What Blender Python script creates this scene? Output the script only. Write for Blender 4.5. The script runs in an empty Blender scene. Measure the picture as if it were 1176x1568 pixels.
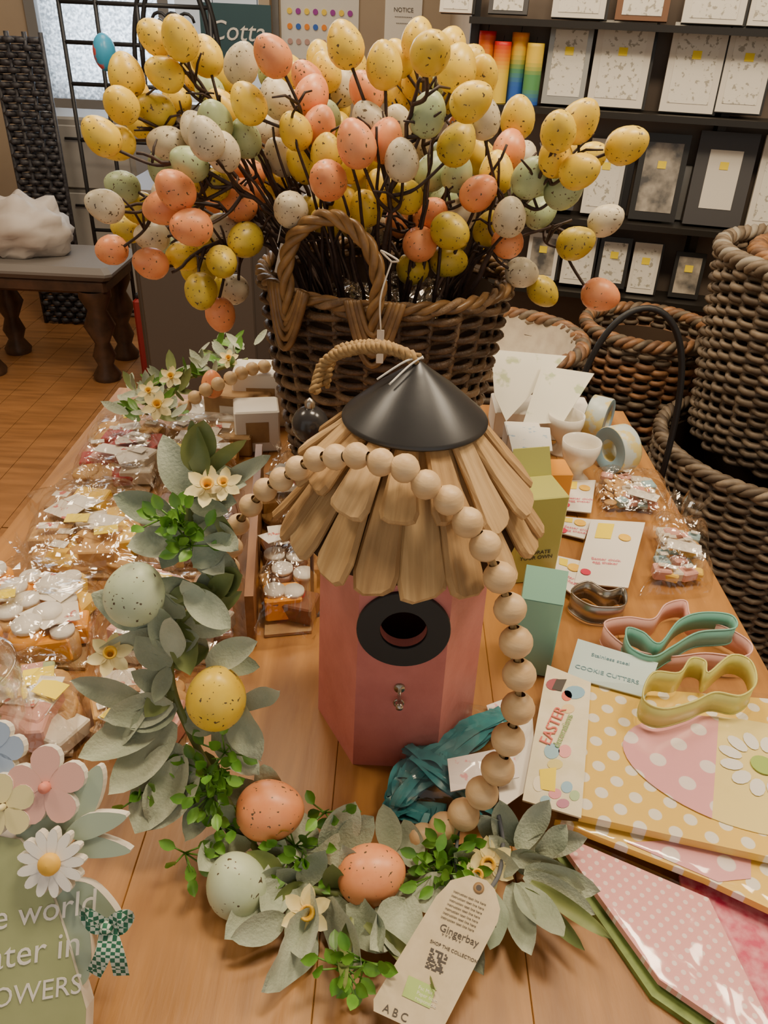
import bpy, math, random
from math import sin, cos, pi, radians
from mathutils import Vector, Matrix, noise
random.seed(7)
V=Vector
TZ=0.75
# ---------------- camera calibration (photo measured in a 1176x1568 grid) ---------------
FPX=1184.0; PITCH=radians(32.3); ROLL=radians(2.7)
C=V((0,0,1.25))
F=V((0,cos(PITCH),-sin(PITCH))); R0=V((1,0,0)); U0=V((0,sin(PITCH),cos(PITCH)))
R=R0*cos(ROLL)+U0*sin(ROLL); U=U0*cos(ROLL)-R0*sin(ROLL)
cd=bpy.data.cameras.new('camera'); cam=bpy.data.objects.new('camera',cd)
bpy.context.scene.collection.objects.link(cam)
cam.matrix_world=Matrix(((R.x,U.x,-F.x,C.x),(R.y,U.y,-F.y,C.y),(R.z,U.z,-F.z,C.z),(0,0,0,1)))
cd.sensor_fit='VERTICAL'; cd.sensor_height=36; cd.lens=36*FPX/1568; cd.clip_start=0.02
bpy.context.scene.camera=cam
def ray(u,v): return F*FPX+R*(u-588)+U*(784-v)
def WZ(u,v,z):
    d=ray(u,v); return C+d*((z-C.z)/d.z)
def WY(u,v,y):
    d=ray(u,v); return C+d*(y/d.y)
def WPl(u,v,p0,n):
    d=ray(u,v); return C+d*((p0-C).dot(n)/d.dot(n))
def T(u,v,h=0.0): return WZ(u,v,TZ+h)

# ---------------- materials ---------------
MATS={}
def mat(name,col,col2=None,rough=.55,metal=0,scale=40,stretch=(1,1,1),bump=0,bscale=None,detail=4,speck=None,dots=None,
        trans=0,alpha=1,emis=0,lo=.35,hi=.65,coat=0,sss=0,wave=None,sheen=0,dist=0,check=None):
    if name in MATS: return MATS[name]
    m=bpy.data.materials.new(name); m.use_nodes=True; nt=m.node_tree; N=nt.nodes; L=nt.links
    b=N['Principled BSDF']
    b.inputs['Base Color'].default_value=(*col,1); b.inputs['Roughness'].default_value=rough; b.inputs['Metallic'].default_value=metal
    if trans: b.inputs['Transmission Weight'].default_value=trans
    if coat: b.inputs['Coat Weight'].default_value=coat; b.inputs['Coat Roughness'].default_value=.15
    if sss: b.inputs['Subsurface Weight'].default_value=sss; b.inputs['Subsurface Scale'].default_value=.01
    if sheen: b.inputs['Sheen Weight'].default_value=sheen
    tc=N.new('ShaderNodeTexCoord'); mp=N.new('ShaderNodeMapping'); mp.inputs['Scale'].default_value=stretch
    L.new(tc.outputs['Object'],mp.inputs['Vector'])
    out=None
    def ramp(src,a,c,ca,cb,const=False):
        r=N.new('ShaderNodeValToRGB'); r.color_ramp.elements[0].position=a; r.color_ramp.elements[1].position=c
        r.color_ramp.elements[0].color=ca; r.color_ramp.elements[1].color=cb
        L.new(src,r.inputs[0]); return r.outputs[0]
    if col2 is not None:
        n=N.new('ShaderNodeTexNoise'); n.inputs['Scale'].default_value=scale; n.inputs['Detail'].default_value=detail
        n.inputs['Distortion'].default_value=dist
        L.new(mp.outputs[0],n.inputs['Vector'])
        out=ramp(n.outputs['Fac'],lo,hi,(*col,1),(*col2,1))
    def mixin(fac,colr,out):
        mx=N.new('ShaderNodeMix'); mx.data_type='RGBA'; L.new(fac,mx.inputs[0])
        if out is None: mx.inputs[6].default_value=(*col,1)
        else: L.new(out,mx.inputs[6])
        mx.inputs[7].default_value=(*colr,1); return mx.outputs[2]
    if speck:
        sc,ss,th=speck
        n=N.new('ShaderNodeTexNoise'); n.inputs['Scale'].default_value=ss; n.inputs['Detail'].default_value=1.5
        L.new(tc.outputs['Object'],n.inputs['Vector'])
        out=mixin(ramp(n.outputs['Fac'],th,th+.02,(0,0,0,1),(1,1,1,1)),sc,out)
    if check:
        n=N.new('ShaderNodeTexChecker'); n.inputs['Scale'].default_value=check[0]; L.new(tc.outputs['Object'],n.inputs['Vector']); out=mixin(n.outputs['Fac'],check[1],out)
    if dots:
        dc,ds,dr=dots
        m2=N.new('ShaderNodeMapping'); m2.inputs['Scale'].default_value=(1,1,0.0); m2.inputs['Rotation'].default_value=(0,0,radians(52))
        L.new(tc.outputs['Object'],m2.inputs['Vector'])
        n=N.new('ShaderNodeTexVoronoi'); n.voronoi_dimensions='2D'; n.inputs['Scale'].default_value=ds; n.inputs['Randomness'].default_value=0
        L.new(m2.outputs[0],n.inputs['Vector'])
        out=mixin(ramp(n.outputs['Distance'],dr,dr+.03,(1,1,1,1),(0,0,0,1)),dc,out)
    if out is not None: L.new(out,b.inputs['Base Color'])
    if bump:
        n=N.new('ShaderNodeTexNoise'); n.inputs['Scale'].default_value=bscale or scale; n.inputs['Detail'].default_value=5
        L.new(mp.outputs[0],n.inputs['Vector'])
        bp=N.new('ShaderNodeBump'); bp.inputs['Strength'].default_value=bump; bp.inputs['Distance'].default_value=.004
        L.new(n.outputs['Fac'],bp.inputs['Height']); L.new(bp.outputs[0],b.inputs['Normal'])
    MATS[name]=m; return m
def cellomat(name,bscale,bstr,k,base):
    m=bpy.data.materials.new(name); m.use_nodes=True; N=m.node_tree.nodes; L=m.node_tree.links
    N.remove(N['Principled BSDF']); o=N['Material Output']
    t=N.new('ShaderNodeBsdfTransparent'); t.inputs[0].default_value=(.98,.98,.98,1)
    g=N.new('ShaderNodeBsdfGlossy'); g.inputs['Roughness'].default_value=.10; g.inputs[0].default_value=(1,.98,.95,1)
    lw=N.new('ShaderNodeLayerWeight'); lw.inputs['Blend'].default_value=.35
    ma=N.new('ShaderNodeMath'); ma.operation='MULTIPLY_ADD'; ma.inputs[1].default_value=k; ma.inputs[2].default_value=base
    if bstr:
        tc=N.new('ShaderNodeTexCoord'); n=N.new('ShaderNodeTexNoise'); n.inputs['Scale'].default_value=bscale; n.inputs['Detail'].default_value=1.5; n.inputs['Distortion'].default_value=1.2
        bp=N.new('ShaderNodeBump'); bp.inputs['Strength'].default_value=bstr; bp.inputs['Distance'].default_value=.012
        L.new(tc.outputs['Object'],n.inputs['Vector']); L.new(n.outputs['Fac'],bp.inputs['Height']); L.new(bp.outputs[0],g.inputs['Normal']); L.new(bp.outputs[0],lw.inputs['Normal'])
    L.new(lw.outputs['Facing'],ma.inputs[0]); mx=N.new('ShaderNodeMixShader')
    L.new(ma.outputs[0],mx.inputs[0]); L.new(t.outputs[0],mx.inputs[1]); L.new(g.outputs[0],mx.inputs[2]); L.new(mx.outputs[0],o.inputs[0])
    return m
CELLO=cellomat('cellophane',32,.55,.40,.07)
CELLF=cellomat('cellophane_flat',14,.25,.12,.05)
GLASS=cellomat('clear_glass',1,0,.7,.04)
SPK=(.10,.07,.04)
EG={'Y':mat('egg_yellow',(.88,.63,.06),(.80,.53,.04),rough=.36,scale=60,speck=(SPK,330,.67)),
    'O':mat('egg_ochre',(.66,.48,.045),(.50,.38,.035),rough=.38,scale=60,speck=(SPK,330,.66)),
    'P':mat('egg_peach',(.86,.35,.15),(.78,.26,.10),rough=.38,scale=60,speck=(SPK,330,.68)),
    'C':mat('egg_cream',(.70,.62,.45),(.56,.50,.35),rough=.40,scale=60,speck=(SPK,330,.66)),
    'S':mat('egg_sage',(.44,.54,.30),(.35,.45,.24),rough=.40,scale=60,speck=(SPK,330,.67)),
    'M':mat('egg_mint',(.58,.68,.48),(.50,.60,.40),rough=.42,scale=60,speck=(SPK,300,.68))}
TWIG=mat('twig_bark',(.022,.011,.010),(.05,.027,.02),rough=.6,scale=150)
WK=[mat('wicker_a',(.19,.115,.058),(.09,.052,.026),rough=.40,scale=70,bump=.4,bscale=400),
    mat('wicker_b',(.28,.18,.095),(.15,.09,.045),rough=.40,scale=70,bump=.4,bscale=400),
    mat('wicker_c',(.125,.072,.04),(.06,.035,.02),rough=.44,scale=70,bump=.4,bscale=400)]
WKH=[mat('willow_a',(.33,.19,.07),(.19,.105,.04),rough=.38,scale=60),mat('willow_b',(.25,.14,.055),(.14,.075,.03),rough=.38,scale=60)]
WG=[mat('wicker_grey_a',(.165,.125,.085),(.085,.062,.042),rough=.6,scale=50),mat('wicker_grey_b',(.235,.18,.125),(.13,.097,.065),rough=.6,scale=50),mat('wicker_grey_c',(.105,.076,.05),(.06,.042,.028),rough=.6,scale=50)]
WO=[mat('willow_orange_a',(.34,.17,.075),(.20,.095,.042),rough=.5,scale=50),mat('willow_orange_b',(.22,.115,.058),(.13,.068,.036),rough=.55,scale=50)]
JUTE=mat('jute_twine',(.40,.26,.11),(.27,.165,.065),rough=.9,scale=300)
SAGE=mat('leaf_sage',(.48,.53,.40),(.35,.41,.30),rough=.85,scale=45,bump=.3,bscale=500,sheen=.3)
SAGE2=mat('leaf_sage_dark',(.33,.38,.28),(.24,.30,.21),rough=.85,scale=45,bump=.3,bscale=500,sheen=.3)
GRN=mat('leaf_green',(.11,.26,.03),(.06,.17,.02),rough=.42,scale=60)
GRNB=mat('leaf_bright_green',(.18,.40,.05),(.09,.26,.03),rough=.38,scale=60)
OLV=mat('leaf_olive',(.23,.27,.09),(.14,.19,.06),rough=.5,scale=40)
CREAM=mat('petal_cream',(.83,.76,.42),(.78,.66,.28),rough=.6,scale=60)
YEL=mat('flower_yellow',(.90,.58,.04),(.85,.46,.03),rough=.6,scale=90)
WHITE=mat('white_paper',(.78,.74,.66),rough=.6)
CARD=mat('kraft_cream_card',(.64,.54,.37),(.58,.48,.32),rough=.8,scale=120)
BLACK=mat('black_paint',(.012,.013,.016),rough=.5)
INK=mat('ink_grey',(.07,.06,.055),rough=.7)
STICK=mat('price_sticker_yellow',(.90,.70,.01),rough=.5)
PINKP=mat('pink_print',(.80,.25,.32),rough=.5)
KRAFT=mat('kraft_board',(.40,.25,.11),(.33,.20,.09),rough=.8,scale=80)
STRING=mat('white_string',(.8,.78,.72),rough=.8)

# ---------------- geometry helpers ---------------
class MB:
    def __init__(s): s.v=[];s.f=[];s.m=[];s.s=[]
    def add(s,g,m,M=None,smooth=True):
        vs,fs=g; o=len(s.v)
        if M is not None: vs=[M@V(v) for v in vs]
        s.v.extend(tuple(v) for v in vs); s.f.extend(tuple(i+o for i in f) for f in fs)
        s.m.extend([m]*len(fs)); s.s.extend([smooth]*len(fs)); return s
    def obj(s,name,parent=None,floor=None):
        if floor is not None: s.v=[(a,b,max(c,floor)) for a,b,c in s.v]
        me=bpy.data.meshes.new(name); me.from_pydata(s.v,[],s.f)
        ms=[]
        for m in s.m:
            if m not in ms: ms.append(m)
        for m in ms: me.materials.append(m)
        me.polygons.foreach_set('material_index',[ms.index(m) for m in s.m])
        me.polygons.foreach_set('use_smooth',s.s); me.update()
        o=bpy.data.objects.new(name,me); bpy.context.scene.collection.objects.link(o)
        if parent: o.parent=parent
        return o
def empty(name,loc=(0,0,0)):
    o=bpy.data.objects.new(name,None); o.empty_display_size=.05; bpy.context.scene.collection.objects.link(o); return o
def lathe(prof,n=32,close=False):
    vs=[];fs=[]
    for r,z in prof:
        for k in range(n): a=2*pi*k/n; vs.append((r*cos(a),r*sin(a),z))
    for i in range(len(prof)-1):
        for k in range(n): k2=(k+1)%n; fs.append((i*n+k,i*n+k2,(i+1)*n+k2,(i+1)*n+k))
    return vs,fs
def ball(nu=14,nv=9,asym=0.0):
    return lathe([(max(1e-4,sin(pi*i/nv))*(1-asym*-cos(pi*i/nv)) if 0<i<nv else 1e-4,-cos(pi*i/nv)) for i in range(nv+1)],nu)
EGGG=ball(16,11,.14)
def frame(o,ydir,up=(0,0,1)):
    y=V(ydir).normalized(); up=V(up)
    if abs(y.dot(up.normalized()))>.98: up=V((1,0,0)) if abs(y.x)<.9 else V((0,1,0))
    x=y.cross(up).normalized(); z=x.cross(y)
    return Matrix(((x.x,y.x,z.x,o[0]),(x.y,y.y,z.y,o[1]),(x.z,y.z,z.z,o[2]),(0,0,0,1)))
def S(x,y=None,z=None):
    if y is None: y=z=x
    return Matrix.Diagonal((x,y,z,1))
def Rz(a): return Matrix.Rotation(a,4,'Z')
def Tr(p): return Matrix.Translation(V(p))
def zto(o,d):
    q=V((0,0,1)).rotation_difference(V(d).normalized()); return Matrix.Translation(V(o))@q.to_matrix().to_4x4()
def tube(pts,r,n=6,closed=False):
    pts=[V(p) for p in pts]; m=len(pts); vs=[];fs=[]
    rr=r if isinstance(r,(list,tuple)) else [r]*m
    t0=(pts[1]-pts[0]).normalized(); nrm=t0.orthogonal().normalized()
    for i in range(m):
        if closed: t=(pts[(i+1)%m]-pts[i-1])
        else: t=pts[min(i+1,m-1)]-pts[max(i-1,0)]
        t=t.normalized() if t.length>1e-9 else t0
        nrm=(nrm-t*nrm.dot(t)); nrm=nrm.normalized() if nrm.length>1e-6 else t.orthogonal().normalized()
        b=t.cross(nrm)
        for k in range(n): a=2*pi*k/n; vs.append(pts[i]+nrm*(cos(a)*rr[i])+b*(sin(a)*rr[i]))
    e=m if closed else m-1
    for i in range(e):
        j=(i+1)%m
        for k in range(n): k2=(k+1)%n; fs.append((i*n+k,i*n+k2,j*n+k2,j*n+k))
    if not closed: fs.append(tuple(range(n))[::-1]); fs.append(tuple((m-1)*n+k for k in range(n)))
    return vs,fs
def catmull(P,k=8,closed=False):
    P=[V(p) for p in P]; out=[]; n=len(P)
    rng=range(n if closed else n-1)
    for i in rng:
        if closed: a,b,c,d=P[i-1],P[i],P[(i+1)%n],P[(i+2)%n]
        else: a,b,c,d=P[max(i-1,0)],P[i],P[i+1],P[min(i+2,n-1)]
        for j in range(k):
            t=j/k; out.append(.5*((2*b)+(c-a)*t+(2*a-5*b+4*c-d)*t*t+(3*b-a-3*c+d)*t**3))
    if not closed: out.append(P[-1])
    return out
def twist(path,a,r,strands=3,pitch=.03,n=6,closed=False):
    path=[V(p) for p in path]; res=[]
    m=len(path); L=[0]
    for i in range(1,m): L.append(L[-1]+(path[i]-path[i-1]).length)
    tot=L[-1]; turns=max(1,round(tot/pitch))
    t0=(path[1]-path[0]).normalized(); nr=t0.orthogonal().normalized(); fr=[]
    for i in range(m):
        t=(path[min(i+1,m-1)]-path[max(i-1,0)]).normalized(); nr=(nr-t*nr.dot(t)).normalized(); fr.append((nr.copy(),t.cross(nr)))
    for s in range(strands):
        pts=[]
        for i in range(m):
            ph=2*pi*(s/strands+turns*L[i]/tot); pts.append(path[i]+fr[i][0]*(a*cos(ph))+fr[i][1]*(a*sin(ph)))
        res.append(tube(pts,r,n,closed))
    return res
def box(sx,sy,sz):
    x,y,z=sx/2,sy/2,sz/2
    return [(-x,-y,-z),(x,-y,-z),(x,y,-z),(-x,y,-z),(-x,-y,z),(x,-y,z),(x,y,z),(-x,y,z)],[(0,3,2,1),(4,5,6,7),(0,1,5,4),(1,2,6,5),(2,3,7,6),(3,0,4,7)]
def bbox(sx,sy,sz,b=.003):
    return softslab([(-sx/2+b,-sy/2),(sx/2-b,-sy/2),(sx/2,-sy/2+b),(sx/2,sy/2-b),(sx/2-b,sy/2),(-sx/2+b,sy/2),(-sx/2,sy/2-b),(-sx/2,-sy/2+b)],sz,b)
def prism(o,h):
    n=len(o); vs=[(p[0],p[1],0) for p in o]+[(p[0],p[1],h) for p in o]
    return vs,[tuple(range(n))[::-1],tuple(range(n,2*n))]+[(i,(i+1)%n,n+(i+1)%n,n+i) for i in range(n)]
def softslab(o,h,ins):
    n=len(o); cx=sum(p[0] for p in o)/n; cy=sum(p[1] for p in o)/n; vs=[]
    ex=max(abs(p[0]-cx) for p in o); ey=max(abs(p[1]-cy) for p in o); fx=1-ins/max(ex,1e-6); fy=1-ins/max(ey,1e-6)
    for f,z in ((0,0),(1,ins),(1,h-ins),(0,h)):
        for p in o:
            if f: vs.append((p[0],p[1],z))
            else: vs.append((cx+(p[0]-cx)*fx,cy+(p[1]-cy)*fy,z))
    fs=[tuple(range(n))[::-1],tuple(range(3*n,4*n))]
    for l in range(3):
        for i in range(n): fs.append((l*n+i,l*n+(i+1)%n,(l+1)*n+(i+1)%n,(l+1)*n+i))
    return vs,fs
def slabpts(P,th,nrm=(0,0,1)):
    P=[V(p) for p in P]; n=len(P); d=V(nrm)*th
    vs=[p-d for p in P]+P
    return vs,[tuple(range(n))[::-1],tuple(range(n,2*n))]+[(i,(i+1)%n,n+(i+1)%n,n+i) for i in range(n)]
def leaf(L,W,fold=.25,curl=.2,n=7,cup=0.0,wav=0.0):
    vs=[];fs=[]
    for i in range(n+1):
        t=i/n; w=W*.5*(sin(pi*min(1,t**.9*.97+.03))**.62 if t<1 else .02)
        for j,s in enumerate((-1,-.5,0,.5,1)):
            vs.append((w*s*(1-.25*cup*abs(s)),L*t,fold*w*abs(s)**1.5+curl*L*t*t-cup*L*sin(pi*t)*.15+wav*W*sin(t*9+s*2)*abs(s)))
    for i in range(n):
        for j in range(4): a=i*5+j; fs.append((a,a+1,a+6,a+5))
    return vs,fs
def crumple(P,h,amp,nx=26,ny=26,seed=0,edge=1.0,fr=28):
    a,b,c,d=[V(p) for p in P]; vs=[];fs=[]
    for i in range(ny+1):
        for j in range(nx+1):
            s=j/nx;t=i/ny
            p=(a*(1-s)+b*s)*(1-t)+(d*(1-s)+c*s)*t
            e=(1-abs(2*s-1)**4)*(1-abs(2*t-1)**4)
            q=V((p.x*fr,p.y*fr,seed*3.7))
            nz=noise.noise(q)+.6*noise.noise(q*2.3)+.45*abs(noise.noise(q*5))
            nx_=noise.noise(q+V((9,4,1)))*amp*1.3; ny_=noise.noise(q+V((3,14,5)))*amp*1.3
            vs.append((p.x+nx_,p.y+ny_,p.z+h*e**.6+nz*amp*(.35+.9*e)+amp*.5))
    for i in range(ny):
        for j in range(nx):
            k=i*(nx+1)+j; fs.append((k,k+1,k+nx+2,k+nx+1))
    return vs,fs
def text(s,o,xdir,nrm,size,m,parent,name='lettering',align='LEFT',ex=.0002,shear=0):
    c=bpy.data.curves.new(name,'FONT'); c.body=s; c.size=size; c.align_x=align; c.extrude=ex; c.resolution_u=3; c.shear=shear
    ob=bpy.data.objects.new(name,c); bpy.context.scene.collection.objects.link(ob)
    x=V(xdir).normalized(); z=V(nrm).normalized(); y=z.cross(x).normalized(); x=y.cross(z)
    M=Matrix(((x.x,y.x,z.x,o[0]),(x.y,y.y,z.y,o[1]),(x.z,y.z,z.z,o[2]),(0,0,0,1)))
    bpy.context.view_layer.update()
    me=bpy.data.meshes.new_from_object(ob); bpy.data.objects.remove(ob); me.transform(M)
    me.materials.clear(); me.materials.append(m)
    o2=bpy.data.objects.new(name,me); bpy.context.scene.collection.objects.link(o2); o2.parent=parent; return o2
def disc(r,n=20): return [(r*cos(2*pi*k/n),r*sin(2*pi*k/n)) for k in range(n)]

# ================= ROOM =================
FLOORM=mat('floor_oak',(.36,.165,.055),(.20,.09,.03),rough=.38,scale=4,stretch=(1,9,1),detail=8,lo=.3,hi=.7)
WALLM=mat('wall_taupe',(.38,.30,.21),(.34,.265,.19),rough=.8,scale=3)
fl=MB()
x=-2.4; i=0
while x<2.3:
    for k in range(4):
        y0=-1.2+k*1.5+(.4 if i%2 else 0)-.4
        fl.add(box(.118,1.495,.02),FLOORM,Tr((x+.06,y0+.75,-.01)),False)
    x+=.12; i+=1
fl.add(box(4.8,6.2,.02),BLACK,Tr((0,1.6,-.025)),False)
fl.obj('floor')
w=MB(); w.add(box(.1,5.6,2.6),WALLM,Tr((-2.4,1.6,1.3)),False); w.obj('wall_left')
w=MB()
WX0,WX1,WZ0,WZ1=-1.75,-.62,.85,2.3
YB=4.3
w.add(box(WX0+2.4,.1,2.6),WALLM,Tr(((WX0-2.4)/2,YB,1.3)),False)
w.add(box(.9-WX1,.1,2.6),WALLM,Tr(((WX1+.9)/2,YB,1.3)),False)
w.add(box(WX1-WX0,.1,WZ0),WALLM,Tr(((WX0+WX1)/2,YB,WZ0/2)),False)
w.add(box(WX1-WX0,.1,2.6-WZ1),WALLM,Tr(((WX0+WX1)/2,YB,(2.6+WZ1)/2)),False)
w.obj('wall_back')
w=MB(); FR=mat('window_frame_grey',(.18,.18,.18),rough=.5)
for xx in (WX0,(WX0*.45+WX1*.55),WX1): w.add(box(.05,.12,WZ1-WZ0),FR,Tr((xx,YB-.01,(WZ0+WZ1)/2)),False)
for zz in (WZ0,WZ1): w.add(box(WX1-WX0+.05,.12,.05),FR,Tr(((WX0+WX1)/2,YB-.01,zz)),False)
MOS=mat('window_frosted_mosaic',(.85,.90,.95),(.30,.33,.36),rough=.6,scale=75,detail=1,lo=.44,hi=.56,trans=.75)
w.add(box(.56,.01,1.4),MOS,Tr((WX0+.31,YB-.03,1.56)),False)
w.obj('window_1')
w=MB(); w.add(box(4.8,6.2,.05),mat('ceiling_white',(.58,.53,.44),rough=.9),Tr((0,1.6,2.625)),False); w.obj('ceiling')
A=V((.17,2.26,0)); B=V((1.9,1.86,0)); wd=(B-A).normalized(); wn=V((wd.y,-wd.x,0))
def wallbox(a,b,th,h,m):
    a=V(a);b=V(b); d=(b-a).normalized(); n=V((d.y,-d.x,0))
    P=[a,b,b-n*th,a-n*th]; vs=[(p.x,p.y,0) for p in P]+[(p.x,p.y,h) for p in P]
    g=MB(); g.add((vs,[(3,2,1,0),(4,5,6,7),(0,1,5,4),(1,2,6,5),(2,3,7,6),(3,0,4,7)]),m,None,False); return g
SHW=mat('wall_shelving_taupe',(.17,.13,.10),(.14,.107,.083),rough=.6,scale=3)
wallbox(A,B,.08,2.6,SHW).obj('wall_right_shelving')
wallbox((.2,4.3,0),(.17,2.26,0),.02,2.6,WALLM).obj('wall_return')
wallbox(B,(1.95,-1.1,0),.08,2.6,WALLM).obj('wall_right')
def onwall(u,v,off=0): return WPl(u,v,A+wn*off,wn)
sh=MB()
SHB=mat('shelf_black',(.016,.014,.012),rough=.4)
def shelf(u0,v0,depth=.11):
    p=onwall(u0,v0,depth); z=p.z-.006
    a=A+wd*0; b=A+wd*1.7; P=[a+wn*.001,b+wn*.001,b+wn*depth,a+wn*depth]
    sh.add(slabpts([V((q.x,q.y,z)) for q in reversed(P)],.014),SHB,None,False)
    return z
zs=[shelf(900,28),shelf(950,168),shelf(950,338),shelf(950,452)]
for s in (.0,.62,1.3): 
    a=A+wd*s
    sh.add(box(.02,.03,2.3),SHB,Tr((a.x+wn.x*.016,a.y+wn.y*.016,1.15)),False)
sh.obj('wall_shelf')
PR=mat('print_floral',(.72,.70,.63),(.36,.34,.28),rough=.5,scale=95,lo=.58,hi=.64,detail=3)
PHO=mat('print_photo',(.42,.38,.32),(.08,.08,.08),rough=.3,scale=25)
FW=mat('frame_white',(.68,.65,.58),rough=.5); FB=mat('frame_black',(.02,.02,.02),rough=.4); FG=mat('frame_slate',(.055,.055,.06),rough=.5); FS=mat('frame_silver',(.4,.4,.38),rough=.35,metal=.6); FBr=mat('frame_brown',(.16,.07,.03),rough=.4)
def pframe(u,v,wp,hp,fm,pm,ratio=.12,stick=True):
    p=onwall(u,v,.06); dep=(p-C).dot(F); w_=wp*dep/FPX; h_=hp*dep/FPX/ .9
    zl=max([z for z in zs if z<=p.z]+[p.z-h_/2-.0]) if any(z<=p.z and p.z-z<h_ for z in zs) else p.z-h_/2
    tilt=.17
    g=MB(); up=(V((0,0,1))*cos(tilt)-wn*sin(tilt)); nn=(wn*cos(tilt)+V((0,0,1))*sin(tilt))
    base=V((p.x,p.y,0)); base.z=zl+.004
    o=base+up*(h_/2)
    M=Matrix(((wd.x,up.x,nn.x,o.x),(wd.y,up.y,nn.y,o.y),(wd.z,up.z,nn.z,o.z),(0,0,0,1)))
    g.add(box(w_,h_,.014),fm,M@Tr((0,0,.007)),False)
    if fm is FW: g.add(box(w_*1.05,h_*1.02,.010),FB,M@Tr((.004,0,.001)),False)
    g.add(box(w_*(1-ratio*2),h_*(1-ratio*1.7),.002),pm,M@Tr((0,0,.0142)),False)
    if stick: g.add(box(.02,.017,.001),STICK,M@Tr((0,h_*.15,.016)),False)
    g.obj('framed_card')
for a in [(888,2,80,60,FW,PR),(985,6,78,60,FBr,PR),(1095,8,90,60,FW,PR),(1180,14,60,60,FW,PR),(700,0,50,40,FW,PR),(780,0,60,40,FG,PR),
          (868,105,64,100,FS,PR),(950,103,84,104,FW,PR),(1062,110,80,108,FW,PR),(1142,112,66,104,FW,PR),
          (860,270,50,90,FG,PHO),(925,275,55,95,FW,PR),(1008,280,70,110,FB,PHO),(1098,300,84,118,FG,FW,.22),(1190,300,70,120,FW,PR),
          (830,395,46,60,FW,PHO),(885,400,46,66,FW,PR),(938,405,46,66,FB,PR),(985,418,40,66,FW,PR),(1050,430,44,60,FB,PHO)]:
    pframe(*a[:6],**({'ratio':a[6]} if len(a)>6 else {}))
for k in range(9):
    s=.25+k*.14; a=A+wd*s+wn*.012
    g=MB(); g.add(bbox(.10,.012,.13,.002),[FB,FG,FS][k%3],Matrix.Translation((a.x,a.y,zs[2]+.002))@Rz(math.atan2(wd.y,wd.x)),False); g.obj('picture_frame_stock')
RC=[(.70,.02,.02),(.85,.25,.01),(.88,.62,.04),(.10,.32,.12),(.03,.12,.5),(.3,.03,.3)]
CO=[[4,3,2,1,0],[2,2,2,1,0],[4,4,3,2,1],[4,3,3,2,2],[0,0,0,0,0],[0,0,0,0,0]]
for i,(u,v) in enumerate([(738,90),(762,80),(787,85),(811,95),(712,105),(690,100)]):
    p=onwall(u,150,.05+.02*(i%2)); g=MB()
    z0=zs[1]+.001; hh=.15-.02*(i%2) if i<4 else .07
    n_=16
    pr=[(1e-4,0),(.020,0)]
    g.add(lathe(pr,18),mat('wax_%d_0'%i,RC[CO[i][0]],rough=.4),Tr((p.x,p.y,z0)))
    for j in range(n_):
        t=j/(n_-1)*4; a=min(3,int(t)); f_=t-a; c=[RC[CO[i][a]][q]*(1-f_)+RC[CO[i][a+1]][q]*f_ for q in range(3)]
        g.add(lathe([(.0205,j*hh/n_),(.0205,(j+1)*hh/n_)]+([(1e-4,hh)] if j==n_-1 else []),18),mat('wax_%d_%d'%(i,j),tuple(c),rough=.4),Tr((p.x,p.y,z0)))
    g.add(tube([(p.x,p.y,z0+hh),(p.x+.001,p.y,z0+hh+.012)],.001,5),BLACK)
    g.obj('rainbow_candle' if i<4 else 'red_candle')
g=MB(); 
p=WY(490,42,YB-.0545); g.add(box(.36,.01,.26),FW,Tr(p),False)
for i in range(8):
    for j in range(3):
        g.add(prism(disc(.012),.006),mat('swatch_%d'%((i*3+j)%6),RC[(i*3+j)%6] if j else (.5,.3,.25),rough=.5),Tr((p.x-.14+i*.04,p.y-.004,p.z-.06+j*.06))@Matrix.Rotation(pi/2,4,'X'),False)
g.obj('colour_chart_poster')
g=MB(); p=WY(617,38,YB-.0545); g.add(box(.17,.01,.27),WHITE,Tr(p),False); o=g.obj('wall_notice'); text('NOTICE\n----------\n--------',(p.x,p.y-.008,p.z+.05),(1,0,0),(0,-1,0),.025,INK,o,align='CENTER')
g=MB(); p=WY(362,50,YB-.2); g.add(box(.32,.015,.22),mat('sign_teal',(.03,.08,.10),rough=.5),Tr(p),False); 
for dx in (-.1,.1): g.add(tube([(p.x+dx,p.y,p.z+.11),(p.x+dx,p.y,2.6)],.002,5),BLACK)
o=g.obj('shop_sign'); text('Cotta',(p.x,p.y-.01,p.z-.03),(1,0,0),(0,-1,0),.11,WHITE,o,align='CENTER',shear=.25)
g=MB(); p=WY(408,60,YB-.1); g.add(box(.05,.08,2.6),mat('trim_beige',(.42,.31,.20),rough=.6),Tr((p.x,p.y,1.3)),False); g.obj('trim_1')
g=MB(); GC=mat('cabinet_grey',(.27,.255,.235),rough=.5)
cx0=WY(150,300,3.75).x
g.add(bbox(.46,.35,.86,.01),GC,Tr((cx0,3.8,0)),False)
for k in range(3): g.add(bbox(.42,.01,.25,.004),mat('drawer_grey',(.33,.315,.295),rough=.5),Tr((cx0,3.615,.04+k*.27)),False); g.add(tube([(cx0-.05,3.60,.24+k*.27),(cx0+.05,3.60,.24+k*.27)],.006),BLACK)
g.obj('drawer_cabinet')
g=MB(); RY=3.42
xs=[WY(u,150,RY).x for u in (112,165,225,330)]
for xx in xs: g.add(tube([(xx,RY,0),(xx,RY,1.28)],.009),BLACK)
for z in (.1,.45,.8,1.0,1.14,1.27): g.add(tube([(xs[0],RY,z),(xs[-1],RY,z)],.008),BLACK)
xm=(xs[-1]+xs[-2])/2; rr_=(xs[-1]-xs[-2])/2
for q in (0,.1): g.add(tube([(xm-(rr_+q*.3)*cos(t),RY,1.05+(.36+q*.3)*sin(t)) for t in [pi*k/20 for k in range(21)]],.010),BLACK)
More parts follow.
